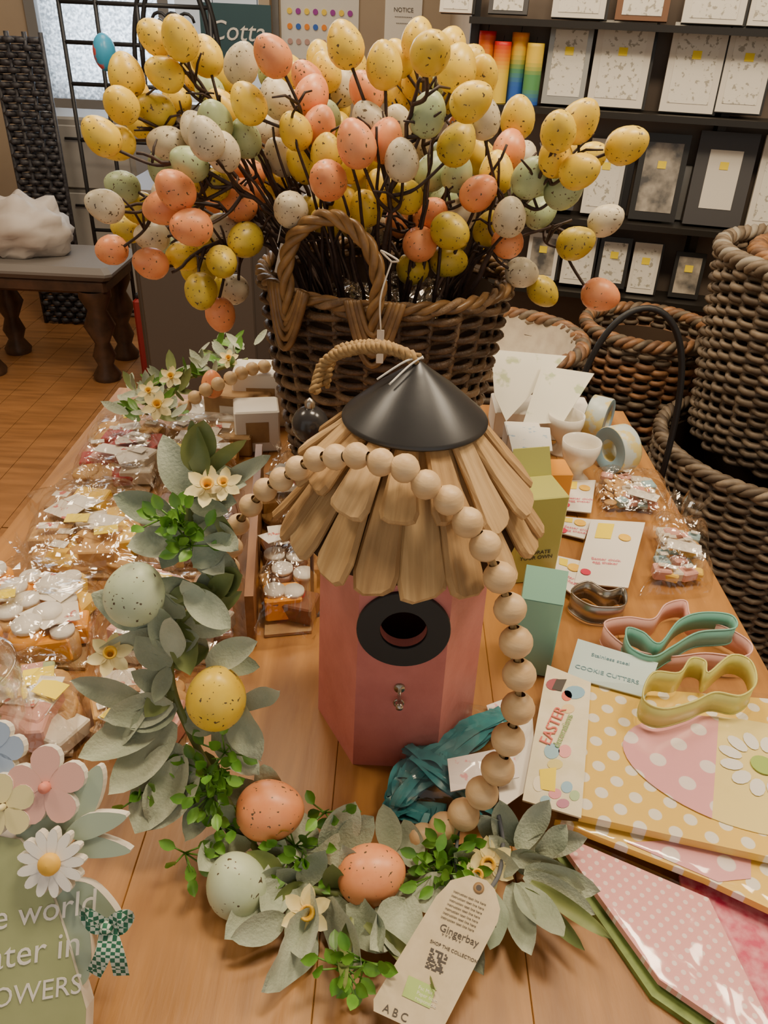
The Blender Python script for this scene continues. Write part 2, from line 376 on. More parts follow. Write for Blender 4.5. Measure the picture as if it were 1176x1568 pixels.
for k in range(3): g.add(tube([(xm+.05*k-.06+.035*cos(t)*(1-t/9),RY,1.22+.035*sin(t)*(1-t/9)) for t in [pi*j/6 for j in range(16)]],.006),BLACK)
g.obj('wire_display_rack')
g=MB()
BW=mat('black_weave',(.015,.015,.02),(.05,.05,.06),rough=.5,scale=80)
pw=WY(50,200,3.5); SY=3.5
for i in range(44):
    z=.018+i*.026
    g.add(tube([(pw.x-.095+k*.0127,SY+.012*sin(k*pi/2+i*pi),z) for k in range(16)],.013,5),BW)
for dx in (-.1,-.035,.035,.1): g.add(tube([(pw.x+dx,SY,0),(pw.x+dx,SY,1.165)],.010,6),BW)
g.obj('woven_black_stand')
DW=mat('dark_carved_wood',(.04,.022,.014),(.08,.04,.024),rough=.4,scale=20)
g=MB()
sx,sy=-1.35,3.0
g.add(bbox(.62,.36,.05,.02),mat('seat_grey',(.17,.155,.145),rough=.6),Tr((sx,sy,.40)),False)
g.add(bbox(.56,.32,.05,.01),DW,Tr((sx,sy,.35)),False)
for dx in (-.24,.22):
    for dy in (-.12,.12):
        g.add(lathe([(.05,0),(.055,.02),(.03,.06),(.045,.10),(.028,.15),(.06,.22),(.035,.28),(.06,.33),(.06,.36)],16),DW,Tr((sx+dx,sy+dy,0)))
g.obj('carved_stool')
g=MB(); PB=mat('white_plastic_bag',(.50,.45,.41),rough=.5)
vs,fs=ball(34,22)
vs=[(v[0]*.19*(1+.22*noise.noise(V(v)*3)),v[1]*.13*(1+.22*noise.noise(V(v)*3)),max(-.09,v[2]*.115*(1+.4*noise.noise(V(v)*3.2)))) for v in vs]
g.add((vs,fs),PB,Tr((-1.42,3.0,.541)),True); g.obj('white_plastic_bag')
g=MB(); g.add(bbox(.20,.2,.32,.01),mat('red_bin',(.30,.02,.02),rough=.5),Tr((-.90,3.0,0)),False); g.add(bbox(.18,.18,.02,.005),BLACK,Tr((-.90,3.0,.32)),False); g.obj('red_box')
g=MB(); CT=mat('counter_dark',(.05,.04,.033),rough=.5)
g.add(bbox(.75,.5,.80,.01),CT,Tr((-.40,2.55,0)),False); g.add(bbox(.80,.55,.03,.008),mat('counter_top',(.09,.068,.05),rough=.4),Tr((-.40,2.55,.80)),False)
for k in range(2): g.add(bbox(.34,.01,.66,.005),mat('counter_door',(.068,.054,.045),rough=.5),Tr((-.59+k*.38,2.298,.08)),False)
g.obj('shop_counter')
g=MB(); g.add(ball(20,12),mat('balloon_stripe',(.7,.1,.1),(.05,.4,.7),rough=.3,scale=14,lo=.48,hi=.52),Tr((WY(160,80,3.2)))@S(.04,.04,.06)); p=WY(160,80,3.2); g.add(tube([p,V((p.x,p.y,2.6))],.001,4),BLACK); g.obj('hanging_balloon_ornament')

# ================= TABLE =================
TW=[mat('table_wood_%d'%k,a,b,rough=.42,scale=7,stretch=(4,.5,1),detail=12,lo=.28,hi=.72,bump=.12,bscale=30,dist=1.2) for k,(a,b) in enumerate([((.43,.205,.052),(.20,.082,.020)),((.405,.19,.048),(.19,.077,.019)),((.455,.22,.058),(.22,.092,.024))])]
tb=empty('display_table')
TX0,TX1,TY0,TY1=-.425,.368,.06,1.12
g=MB(); n=6; ww=(TX1-TX0)/n
for k in range(n):
    g.add(bbox(ww-.0003,TY1-TY0,.035,.0005),TW[k%3],Tr((TX0+ww*(k+.5),(TY0+TY1)/2,TZ-.035)),False)
g.obj('tabletop',tb)
g=MB()
g.add(box(TX1-TX0-.1,.02,.09),TW[1],Tr(((TX0+TX1)/2,TY0+.06,TZ-.085)),False); g.add(box(TX1-TX0-.1,.02,.09),TW[1],Tr(((TX0+TX1)/2,TY1-.06,TZ-.085)),False)
for s in (TX0+.06,TX1-.06): g.add(box(.02,TY1-TY0-.12,.09),TW[1],Tr((s,(TY0+TY1)/2,TZ-.085)),False)
for a in (TX0+.08,TX1-.08):
    for b in (TY0+.08,TY1-.08): g.add(bbox(.07,.07,TZ-.035,.004),TW[1],Tr((a,b,0)),False)
g.obj('table_frame_legs',tb)

# ================= WICKER BASKET =================
def wicker(g,c,rb,rt,h,rows,stakes,rr,ms,rimr=None,rimm=None,seed=1,amp=1.5):
    c=V(c); rnd=random.Random(seed)
    def RR(t): return rb+(rt-rb)*t**.85
    for i in range(rows):
        t=(i+.5)/rows; z=h*t; rad=RR(t); m=ms[rnd.randrange(len(ms))]; o=rnd.random()*6
        N=stakes*4; pts=[]
        for k in range(N):
            th=2*pi*k/N
            q=rad+rr*amp*sin(stakes/2*th+pi*i)+rr*.35*noise.noise(V((cos(th)*6,sin(th)*6,i*3+o)))
            pts.append(c+V((q*cos(th),q*sin(th),z+.5*rr*noise.noise(V((cos(th)*4,sin(th)*4,i+o))))))
        g.add(tube(pts,rr*(.82+.34*rnd.random()),7,True),m)
    for k in range(stakes):
        th=2*pi*k/stakes
        g.add(tube([c+V((RR(t)*cos(th),RR(t)*sin(th),h*t)) for t in (0,.25,.5,.75,1)],rr*.9,6),ms[k%len(ms)])
    rimr=rimr or rr*1.5; rimm=rimm or ms
    N=stakes*8; turns=int(stakes*.6)
    for s in range(3):
        pts=[]
        for k in range(N):
            th=2*pi*k/N; ph=turns*th+2*pi*s/3
            pts.append(c+V(((rt+rimr*.9*cos(ph))*cos(th),(rt+rimr*.9*cos(ph))*sin(th),h+rimr*.5+rimr*.8*sin(ph))))
        g.add(tube(pts,rimr*.85,6,True),rimm[s%len(rimm)])
    g.add(lathe([(1e-4,rr),(rb-rr,rr),(rb-rr,rr*.2),(1e-4,rr*.2)],stakes),ms[0],Tr(c),False)
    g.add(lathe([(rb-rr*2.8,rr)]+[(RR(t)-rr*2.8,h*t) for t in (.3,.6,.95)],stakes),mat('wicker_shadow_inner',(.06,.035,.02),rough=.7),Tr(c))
BC=V((T(588,725).x-.008,.875,TZ+.001)); BH=.262; BRT=.137
bk=empty('wicker_basket')
g=MB(); wicker(g,BC,.094,BRT,BH,33,26,.0038,WK,rimr=.0048,rimm=WKH+[WK[1]],amp=1.6); g.obj('woven_body',bk)
g=MB()
def handle(ang,half,hh):
    P=[]
    for a,z,rr_ in [(-half,-.035,.006),(-half*.98,.0,.008),(-half*1.05,.03,.008),(-half*.78,.064,.004),(0,.083,-.002),(half*.78,.064,.004),(half*1.05,.03,.008),(half*.98,0,.008),(half,-.035,.006)]:
        th=ang+a/BRT; P.append(BC+V(((BRT+rr_)*cos(th),(BRT+rr_)*sin(th),BH+z*hh)))
    for s in twist(catmull(P,12),.0042,.0041,3,.06,7): g.add(s,WKH[0])
    for e,sg in ((P[1],-1),(P[-2],1)):
        th1=math.atan2(e.y-BC.y,e.x-BC.x)
        for q in range(4):
            pts=[]
            for k in range(17):
                t=k/16; th=th1+(-.16+.32*t)*(1 if q%2 else -1)*(.7+.15*q); z=BH+.012-(.032+.010*q)*abs(sin(pi*t))
                pts.append(BC+V(((BRT+.008+.003*q*.4+.004*sin(pi*t))*cos(th),(BRT+.008+.004*sin(pi*t)+.0012*q)*sin(th),z)))
            g.add(tube(pts,.0034,6),WKH[q%2])
handle(radians(-90-22),.046,1.0); handle(radians(90-12),.048,1.0)
g.obj('handles',bk)
g=MB(); c=BC+V((0,0,.2)); g.add(crumple([c+V((-.08,-.085,0)),c+V((.08,-.085,0)),c+V((.08,.08,0)),c+V((-.08,.08,0))],.03,.02,20,20,4),CELLO,None,False); g.obj('cellophane_filling',bk)
g=MB()
p0=WY(583,400,.725); p1=WY(583,505,.720); g.add(tube(catmull([p0+V((.01,0,.0)),(p0+p1)/2+V((0,-.004,0)),p1],6),.0008,5),STRING)
g.add(tube(catmull([p0+V((.01,0,0)),p0+V((.0,-.01,.012)),p0+V((.016,-.01,.004)),p0+V((.01,0,0))],6),.0009,5),STRING)
q=WY(583,505,.720); g.add(bbox(.007,.001,.034,.0004),WHITE,Tr(q-V((0,0,.034))),False)
g.obj('price_tag_on_string',bk)
g=MB(); q=WY(425,372,.79); g.add(bbox(.009,.001,.03,.0004),WHITE,Tr(q-V((0,0,.03)))@Matrix.Rotation(.25,4,'Y'),False); g.add(tube([q,q+V((.004,.01,.02))],.0006,4),STRING); g.obj('price_tag_on_string',bk)

# ================= EGG BRANCHES =================
E="""237,56,Y 275,58,Y 193,115,Y 252,113,Y 315,85,Y 185,160,Y 155,208,Y 238,170,O 178,220,Y 320,138,S 370,98,C 417,85,P 425,150,C 380,158,Y
328,185,S 315,212,C 255,220,C 452,200,Y 430,240,C 478,145,P 500,110,Y 528,68,Y 525,135,C 560,140,P 588,100,Y 565,185,C 545,220,P 488,195,P 502,275,P
465,250,Y 500,235,Y 615,245,C 607,190,C 655,175,S 660,80,Y 625,110,Y 700,105,Y 722,155,Y 740,180,C 738,115,Y 793,180,Y 855,200,Y 888,185,Y 960,222,Y
888,262,Y 850,240,Y 780,228,P 700,220,O 700,265,S 733,295,P 780,332,C 828,325,S 865,290,S 928,337,C 882,372,O 920,452,P 832,447,O 800,418,C 778,372,P
748,350,O 688,400,O 642,375,P 660,330,P 690,355,O 632,412,O 705,330,C 622,300,O 585,288,Y 560,318,Y 528,316,Y 445,320,C 380,265,P 378,300,P 325,283,O
290,250,S 250,260,S 187,285,S 160,315,C 212,318,O 170,383,P 230,403,P 232,362,C 292,348,P 260,300,C 345,352,C 375,368,O 340,402,O 280,392,Y 303,415,O
358,445,C 308,447,O 338,483,P 268,290,P 250,318,P 365,310,P 375,212,S 342,232,C 300,200,C 612,150,Y 540,252,Y 662,262,S 760,265,Y 812,272,S 590,215,P
455,165,Y 640,125,Y 470,120,P 540,105,Y 700,150,O 350,120,Y 395,190,O 415,110,S 560,265,C 590,250,Y 640,220,C 670,130,S 290,300,O 720,370,Y 760,300,Y 480,320,O
800,240,C 330,330,O 420,280,Y 610,340,P 575,350,C 500,180,S 640,190,Y 590,130,C 515,165,Y 710,190,P 735,240,Y 350,270,C
270,150,Y 205,140,Y 300,110,Y 220,190,Y 340,165,Y 445,110,Y 490,90,Y 610,90,Y 640,60,Y 690,70,Y 715,100,Y 560,240,Y 470,215,P 520,200,Y 410,200,C 435,190,P
400,250,S 600,280,Y 560,290,O 540,345,O 500,340,Y 650,300,S 680,310,S 680,240,S 870,230,Y 835,290,S 795,290,S 905,240,Y 250,380,S 225,330,P 195,350,O 310,370,O 325,440,O 310,320,P"""
rn=random.Random(11); eggs=[]
for k,e in enumerate(E.split()):
    u,v,c=e.split(','); u=float(u); v=float(v)
    y=.80+rn.uniform(-.06,.06)
    if v<170: y=.83+rn.uniform(-.07,.08)
    if v>300 and 420<u<720: y=.785+rn.uniform(-.02,.03)
    if v>340 and (u<420 or u>720): y=.80+rn.uniform(-.04,.05)
    if k>=107: y=.91+rn.uniform(-.03,.07)
    if (int(u),int(v)) in ((660,80),(722,155),(855,200),(888,262),(315,212),(545,220),(502,275),(615,245),(292,348)): y=.73
    if k==34: y=.68
    eggs.append([WY(u,v,y),c])
for it in range(12):
    for i in range(len(eggs)):
        for j in range(i):
            d=eggs[i][0]-eggs[j][0]; l=d.length
            if l<.034:
                vd=((eggs[i][0]+eggs[j][0])/2-C).normalized()
                s=1 if d.dot(vd)>=0 else -1
                a,b=(i,j) if s>0 else (j,i)
                if eggs[a][0].y<1.08: eggs[a][0]=eggs[a][0]+vd*.005
                if eggs[b][0].y>.74: eggs[b][0]=eggs[b][0]-vd*.0015
spray=empty('easter_egg_branches')
K=22; cents=[e[0].copy() for e in rn.sample(eggs,K)]
for it in range(8):
    gr=[[] for _ in range(K)]
    for e in eggs: gr[min(range(K),key=lambda k:(cents[k]-e[0]).length)].append(e)
    for k in range(K):
        if gr[k]: cents[k]=sum((e[0] for e in gr[k]),V((0,0,0)))/len(gr[k])
gs=MB(); ge=MB()
for k in range(K):
    if not gr[k]: continue
    c=cents[k]; dx=V((c.x-BC.x,c.y-BC.y,0)); L=dx.length
    dirn=dx.normalized() if L>1e-3 else V((0,1,0))
    st=BC+dirn*min(.05,L*.5)+V((rn.uniform(-.02,.02),rn.uniform(-.02,.02),.12))
    rimp=BC+dirn*min(.105,L*.6+.015)+V((rn.uniform(-.02,.02),rn.uniform(-.01,.01),BH+.02))
    far=max(gr[k],key=lambda e:(e[0]-rimp).length)[0]
    end=c*.45+far*.55
    midp=rimp*.5+end*.5+V((0,0,.025))
    path=catmull([st,rimp,midp,end],9)
    rad=[.0036*(1-.6*i/(len(path)-1)) for i in range(len(path))]
    path=[p+V((noise.noise(p*60),noise.noise(p*60+V((5,5,5))),noise.noise(p*60+V((9,1,5)))))*.004 for p in path]
    gs.add(tube(path,rad,6),TWIG)
    for e in gr[k]:
        p=e[0]
        cand=[i for i in range(len(path)) if i>9]
        bi=min(cand,key=lambda i:(path[i]-p).length+.0015*abs(i-18)); bi=max(10,bi-4); q=path[bi]
        out=(p-q).normalized()
        axis=(out+V((rn.uniform(-.5,.5),rn.uniform(-.5,.5),rn.uniform(.0,.6)))).normalized()
        tip=p-axis*.017
        m1=q*.55+tip*.45+V((0,0,-.006))+V((rn.uniform(-.008,.008),rn.uniform(-.008,.008),0))
        gs.add(tube(catmull([q,m1,tip+axis*.003],6),[.0020]*6+[.0016]*7,5),TWIG)
        for _ in range(2):
            if rn.random()<.7:
                o=m1+V((rn.uniform(-.03,.03),rn.uniform(-.03,.02),rn.uniform(.0,.035))); gs.add(tube([m1,(m1+o)/2+V((0,0,.004)),o],[.0015,.0013,.0009],5),TWIG)
        s=rn.uniform(.93,1.07)
        ge.add(EGGG,EG[e[1]],zto(p,axis)@S(.0160*s,.0160*s,.0198*s))
for k in range(60):
    a=rn.uniform(0,2*pi); r0=rn.uniform(.02,.09); r1=rn.uniform(.1,.22); h=rn.uniform(.06,.17)
    p0=BC+V((r0*cos(a),r0*sin(a),.15)); p1=BC+V((.095*cos(a),.095*sin(a),BH+.02)); p2=BC+V((r1*cos(a),r1*sin(a)*.7,BH+h))
    pts=catmull([p0,p1,p2],7); pts=[p+V((noise.noise(p*50),noise.noise(p*50+V((7,0,0))),0))*.005 for p in pts]
    gs.add(tube(pts,[.0026*(1-.5*i/(len(pts)-1)) for i in range(len(pts))],5),TWIG)
gs.obj('twigs',spray); ge.obj('speckled_eggs',spray)

# ================= BIRDHOUSE =================
bh=empty('birdhouse')
ax=T(608,1118); AX,AY=ax.x-.002,.47
HR=.066; HH=.205
PK=mat('birdhouse_pink',(.60,.205,.18),(.54,.175,.155),rough=.5,scale=50,bump=.1,bscale=200)
g=MB(); P=[(HR*cos(radians(60*k)),HR*sin(radians(60*k))) for k in range(6)]
tp=.95
def hv(k,z): s=1-(1-tp)*z/HH; return (AX+P[k%6][0]*s,AY+P[k%6][1]*s,TZ+z)
for k in range(6):
    if k==4: continue
    g.add(([hv(k,0),hv(k+1,0),hv(k+1,HH),hv(k,HH)],[(0,1,2,3)]),PK,None,False)
g.add(([hv(k,.0) for k in range(6)],[tuple(range(6))]),PK,None,False)
g.add(([hv(k,HH) for k in range(6)],[tuple(range(6))]),PK,None,False)
HZ=.142; hr=.0165
v0,v1,v2,v3=[V(hv(*a)) for a in ((4,0),(5,0),(5,HH),(4,HH))]
fx=V((1,0,0)); upv=((v2+v3)/2-(v0+v1)/2).normalized(); fn=fx.cross(upv); hc=(v0+v1)/2+upv*(HZ)
angs=sorted([2*pi*k/40 for k in range(40)]+[math.atan2((w-hc).dot(upv),(w-hc).dot(fx))%(2*pi) for w in (v0,v1,v2,v3)])
def hit(a):
    d=fx*cos(a)+upv*sin(a); best=9
    Q=[v0,v1,v2,v3]
    for i in range(4):
        p,q=Q[i],Q[(i+1)%4]; px,py=(p-hc).dot(fx),(p-hc).dot(upv); ex,ey=(q-p).dot(fx),(q-p).dot(upv)
        den=cos(a)*ey-sin(a)*ex
        if abs(den)<1e-9: continue
        t=(px*ey-py*ex)/den
        if t>0: best=min(best,t)
    return hc+d*best
ins=[];outs=[];bk2=[]
for a in angs: d=fx*cos(a)+upv*sin(a); ins.append(hc+d*hr); outs.append(hit(a)); bk2.append(hc+d*hr-fn*.008)
n=len(angs)
g.add((ins+outs+bk2,[(i,(i+1)%n,n+(i+1)%n,n+i) for i in range(n)]+[(i,(i+1)%n,2*n+(i+1)%n,2*n+i) for i in range(n)]),PK,None,False)
g.obj('body',bh)
g=MB()
M=Matrix(((fx.x,upv.x,fn.x,hc.x),(fx.y,upv.y,fn.y,hc.y),(fx.z,upv.z,fn.z,hc.z),(0,0,0,1)))
g.add(lathe([(hr,.0),(hr,.0025),(hr+.0005,.003),(.0325,.003),(.033,.0025),(.033,.0)],56),mat('ring_charcoal',(.016,.020,.023),rough=.55),M,False); g.obj('entrance_ring',bh)
g=MB(); MET=mat('metal_nickel',(.45,.42,.38),rough=.3,metal=1)
pc=hc-upv*.056; M2=M.copy(); 
for k in range(3): M2[k][3]=pc[k]
g.add(lathe([(1e-4,.022),(.0026,.021),(.0028,.018),(.0016,.017),(.0013,.002),(.004,.002),(.004,0)],18),MET,M2); g.add(tube([pc-upv*.012+fx*a+upv*b+fn*.004 for a,b in disc(.0034,16)],.0010,6,True),MET); g.obj('perch_screw',bh)
DRW=[mat('driftwood_%d'%k,a,b,rough=.75,scale=50,stretch=(3.2,.2,1),detail=8,bump=.5,bscale=60,lo=.3,hi=.7,dist=.4) for k,(a,b) in enumerate([((.60,.40,.185),(.38,.23,.095)),((.52,.33,.145),(.32,.19,.08)),((.66,.46,.235),(.43,.27,.12))])]
rn=random.Random(5); AC=V((AX,AY,TZ))
def slat(phi,r0,z0,r1,z1,w0,w1,th,lift,m):
    a=V((cos(phi),sin(phi),0)); o=AC+a*r0+V((0,0,z0)); e=AC+a*r1+V((0,0,z1))
    d=e-o; L=d.length; upn=a*abs(d.normalized().z)+V((0,0,1))*abs(d.normalized().dot(a))
    jl=rn.uniform(-.005,.005); sk=rn.uniform(-.12,.12)*w1
    base=[(-w0/2,0),(w0/2,0),(w0*.25+w1*.25,L*.45),(w1*.5,L*.86+jl),(w1*.43,L*.96+jl+sk),(w1*.22,L+jl+sk*.6),(-w1*.25,L+jl-sk*.6),(-w1*.44,L*.96+jl-sk),(-w1*.5,L*.85+jl),(-w0*.25-w1*.25,L*.45)]
    gg=softslab(base,th,th*.38)
    ph=rn.uniform(0,50)
    vs=[(v[0]+.0012*noise.noise(V((v[0]*80,v[1]*50,ph))),v[1],v[2]+.0018*noise.noise(V((v[1]*50,ph,v[0]*40)))) for v in gg[0]]
    g=MB(); g.add((vs,gg[1]),m,None,False); o2=g.obj('roof_slat',bh); tw=Matrix.Rotation(rn.uniform(-.08,.08),4,'Z')@Matrix.Rotation(rn.uniform(-.12,.12),4,'Y')
    o2.matrix_world=frame(o+upn*lift,d,upn)@tw
for k in range(17):
    phi=2*pi*k/17+rn.uniform(-.04,.04)-pi/2+.10
    slat(phi,.030,.270,.086+rn.uniform(-.005,.006),.194+rn.uniform(-.004,.005),.013,.0290+rn.uniform(-.005,.003),.0065,(k%2)*.0045,DRW[k%3])
for k in range(15):
    phi=2*pi*k/15+rn.uniform(-.07,.07)-pi/2+.32
    aa=(phi+pi)%(2*pi)-pi
    long_=-0.9<aa<.9
    slat(phi,.034,.271,(.068 if not long_ else .076)+rn.uniform(-.005,.007),.236 if not long_ else .222,.014,.024+rn.uniform(-.003,.005),.006,.0050+.002*(k%2),DRW[(k+1)%3])
g=MB()
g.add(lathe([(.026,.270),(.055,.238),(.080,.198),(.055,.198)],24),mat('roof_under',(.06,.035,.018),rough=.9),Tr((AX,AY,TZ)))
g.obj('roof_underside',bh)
g=MB(); CAP=mat('cap_charcoal_metal',(.045,.048,.054),(.065,.068,.075),rough=.34,metal=.6,scale=12,bump=.05,bscale=20)
g.add(lathe([(1e-4,.3190),(.0015,.3185),(.010,.3118),(.026,.3000),(.0470,.2815),(.0488,.2795),(.0488,.2785),(.0470,.2785),(.028,.295),(.01,.307)],64),CAP,Tr((AX,AY,TZ))); g.obj('roof_cap',bh)
g=MB(); apex=V((AX,AY,TZ+.318))
for pp in ([(0,0,.001),(-.02,.01,.004),(-.045,.03,-.006),(-.064,.04,-.020),(-.070,.03,-.038)],[(-.003,0,.001),(-.02,.018,.002),(-.040,.042,-.007),(-.058,.052,-.018),(-.064,.038,-.036)]):
    for s in twist(catmull([apex+V(q) for q in pp],12),.0024,.0022,3,.013,5): g.add(s,JUTE)
g.add(tube(catmull([apex+V((-.018,-.014,-.011)),apex+V((-.006,-.006,-.001)),apex+V((.002,0,.003)),apex+V((0,.003,.001))],5),.0007,5),STRING)
g.add(tube(catmull([apex+V((-.026,-.004,-.012)),apex+V((-.008,-.003,.001)),apex+V((.003,.001,.002))],5),.0007,5),STRING)
g.obj('hanging_twine',bh)

# ================= BEAD & EGG WREATH =================
wr=empty('easter_wreath')
BEAD=mat('bead_wood',(.72,.52,.29),(.60,.40,.20),rough=.45,scale=30,bump=.1,bscale=150,stretch=(1,1,4))
bd=[(352,868,.475,15),(356,838,.47,16),(365,803,.46,17),(384,774,.455,18),(406,750,.45,18.5),(431,734,.445,19),(456,717,.437,19.5),(484,703,.428,20),(514,700,.418,20.5),(546,698,.410,21),(583,708,.406,22),(620,717,.402,23),(652,742,.398,23.5),(687,766,.395,24),(716,800,.390,24.5),(743,836,.386,25),(765,884,.382,25.5),(781,932,.378,25.5),(790,983,.371,26),(795,1033,.365,26),(793,1084,.36,26),(778,1132,.354,26),(762,1177,.349,26),(738,1214,.345,25.5),(710,1247,.341,25),(680,1268,.338,24),(648,1284,.336,23)]
g=MB(); pts=[]
for u,v,y,rp in bd:
    p=WY(u,v,y); r=rp*1.02*(p-C).dot(F)/FPX
    p.z=max(p.z,TZ+r); pts.append(p)
for i,(p,b) in enumerate(zip(pts,bd)):
    r=b[3]*1.02*(p-C).dot(F)/FPX
    t=(pts[min(i+1,len(pts)-1)]-pts[max(i-1,0)]).normalized()
    g.add(lathe([(.0035,-r*.93),(r*.5,-r*.85),(r*.80,-r*.58),(r*.96,-r*.26),(r,0),(r*.96,r*.26),(r*.80,r*.58),(r*.5,r*.85),(.0035,r*.93)],20),BEAD,zto(p,t))
g.add(tube(pts,.0022,6),JUTE)
g.obj('wooden_beads',wr)
wp0=V((0,.335,TZ)); wpn=V((0,-1,.42)).normalized()
def WW(u,v,lift=0):
    p=WPl(u,v,wp0,wpn)
    if p.z<TZ+.018: p=T(u,v,.018)
    return p+wpn*lift
spine2=[(330,900),(270,960),(262,1040),(290,1120),(345,1220),(400,1310),(470,1360),(560,1365),(650,1335),(740,1315),(790,1310)]
g=MB()
sp=catmull([WW(u,v) for u,v in [(310,700),(290,780),(300,850)]+spine2],8)
g.add(tube(sp,.0028,6),OLV)
rn=random.Random(21)
def addleaf(u,v,du,dv,L,W,m,tilt=0.0,lift=0,curl=.15,fold=.35,cup=.3,up=None):
    o=WW(u,v,lift); d=WW(u+du,v+dv,lift)-WW(u,v,lift); d=d.normalized()
    d=(d+wpn*tilt).normalized(); upd=(wpn+V((rn.uniform(-.5,.5),rn.uniform(-.2,.2),rn.uniform(-.1,.5)))).normalized()
    if m is not OLV: W*=1.18
    g.add(leaf(L,W,fold,curl,9,cup,rn.uniform(0,.12)),m,frame(o,d,upd))
hand=[
(315,735,-10,-80,.040,.017,OLV),(290,760,-30,-80,.042,.02,SAGE),(300,740,60,-60,.05,.012,OLV),(330,745,80,-40,.05,.011,SAGE2),(270,790,-50,-20,.04,.02,SAGE2),(310,800,50,30,.035,.018,SAGE),
(300,720,10,-60,.035,.024,OLV),(285,820,-60,10,.035,.02,SAGE),(330,780,40,60,.03,.012,OLV),
(300,830,60,50,.04,.02,SAGE),(300,860,40,-30,.035,.018,SAGE2),(290,900,60,40,.04,.02,SAGE),(300,950,70,-50,.04,.016,OLV),(240,950,-60,-30,.045,.022,SAGE),(260,960,-100,30,.05,.014,SAGE),
(270,1000,10,-60,.04,.018,SAGE),(270,1000,-20,-70,.042,.018,SAGE2),(320,1010,60,-30,.045,.018,SAGE),(330,1010,70,10,.03,.015,SAGE2),(350,1060,50,80,.05,.024,SAGE),(370,1080,50,-30,.035,.018,SAGE),
(230,1070,-120,-30,.055,.020,SAGE),(260,1090,-90,40,.06,.024,SAGE),(270,1100,-80,90,.06,.03,SAGE),(280,1130,-40,100,.062,.034,SAGE),(270,1070,-60,10,.045,.022,SAGE),(230,1060,-50,60,.05,.02,SAGE),
(300,1150,-50,80,.055,.03,SAGE),(330,1110,60,60,.045,.022,SAGE),(330,1190,-30,70,.04,.02,SAGE2),(350,1270,-60,60,.035,.018,SAGE),(400,1170,30,60,.035,.02,SAGE2),
(440,1310,-30,90,.045,.025,SAGE),(430,1340,-60,60,.045,.026,SAGE),(460,1350,20,90,.05,.032,SAGE),(480,1380,-30,80,.052,.036,SAGE),(500,1370,60,80,.048,.032,SAGE),(440,1390,-70,20,.035,.018,SAGE),
(480,1330,60,-40,.04,.03,SAGE),(470,1320,-10,-80,.042,.026,SAGE),(500,1300,30,-70,.042,.026,SAGE),(520,1300,60,-70,.035,.02,SAGE2),(450,1330,80,30,.04,.03,SAGE),(540,1370,50,60,.04,.024,SAGE2),
(600,1360,20,80,.045,.03,SAGE),(560,1400,80,60,.06,.014,OLV),(540,1390,-20,60,.05,.012,OLV),(620,1370,-60,70,.04,.026,SAGE),(640,1340,60,50,.035,.026,SAGE),(600,1300,-10,-70,.032,.018,SAGE2),
(640,1320,-20,-60,.035,.02,SAGE2),(700,1330,50,60,.04,.022,SAGE),(780,1290,-20,-80,.038,.018,SAGE2),(790,1290,40,-70,.042,.02,SAGE),(800,1300,80,-30,.045,.02,SAGE),(800,1320,90,10,.05,.018,SAGE),
(800,1330,90,40,.05,.018,SAGE),(790,1340,60,80,.05,.02,SAGE2),(790,1310,110,20,.048,.02,SAGE),(800,1350,90,90,.05,.014,OLV),(780,1350,40,110,.05,.02,SAGE),(810,1340,110,60,.06,.012,OLV),
(770,1280,-50,-60,.03,.018,SAGE),(750,1350,0,80,.04,.02,SAGE2),(700,1360,20,70,.05,.02,SAGE2),(820,1300,60,-80,.03,.016,SAGE2),(660,1300,40,-70,.03,.014,OLV)]
for h in hand: addleaf(*h,tilt=rn.uniform(.0,.4),lift=rn.uniform(.002,.01),curl=rn.uniform(-.25,.3),cup=rn.uniform(.1,.8))
for i in range(80):
    k=rn.randrange(3,len(sp)-2); 
    p=sp[k]; a=rn.uniform(0,2*pi); ex=V((1,0,0)); ey=wpn.cross(ex)
    d=(ex*cos(a)+ey*sin(a)+wpn*rn.uniform(-.1,.6)); L=rn.uniform(.022,.036)
    g.add(leaf(L,L*rn.uniform(.45,.7),.35,rn.uniform(-.1,.3),6,.3),rn.choice([SAGE,SAGE,SAGE2,OLV]),frame(p+wpn*rn.uniform(-.006,.004),d,wpn+V((rn.uniform(-.4,.4),0,.4))))
for (u,v,n_) in [(285,800,16),(300,830,14),(255,790,8),(325,1170,22),(330,1200,22),(345,1250,18),(290,1290,8),(455,1280,16),(465,1300,12),(690,1300,20),(665,1320,16),(700,1280,12),(500,1230,8),(530,1460,14),(560,1450,10),(230,1200,5),(350,1140,8)]:
    o=WW(u,v,.012)
    for k in range(n_):
        d=V((rn.uniform(-1,1),rn.uniform(-1,.3),rn.uniform(-.4,1))).normalized(); q=o+d*rn.uniform(.004,.02)
        g.add(tube([o,q],.0006,4),GRN)
        g.add(leaf(.012,.0075,.3,.1,4),GRNB if k%3 else GRN,frame(q,(d+V((rn.uniform(-.6,.6),rn.uniform(-.6,.6),rn.uniform(-.6,.6)))),V((0,-.7,.7))))
g.obj('foliage',wr,floor=TZ+.0012)
g=MB()
def narcissus(o,nrm,s=.012):
    M=zto(o,nrm)
    for k in range(6): g.add(leaf(s*1.25,s*.85,.2,.12,5,.2),CREAM,M@Rz(k*pi/3)@Tr((0,s*.15,0)))
    g.add(lathe([(1e-4,0),(s*.22,.0),(s*.30,s*.5),(s*.42,s*.62),(s*.26,s*.5),(s*.15,.001)],14),YEL,M)
for u,v,s in [(325,742,.011),(350,738,.009),(180,992,.011),(472,1375,.012),(745,1305,.013),(725,1320,.010)]:
    narcissus(WW(u,v,.014),V((rn.uniform(-.3,.3),-.5,.8)),s)
g.obj('narcissus_flowers',wr,floor=TZ+.002)
g=MB()
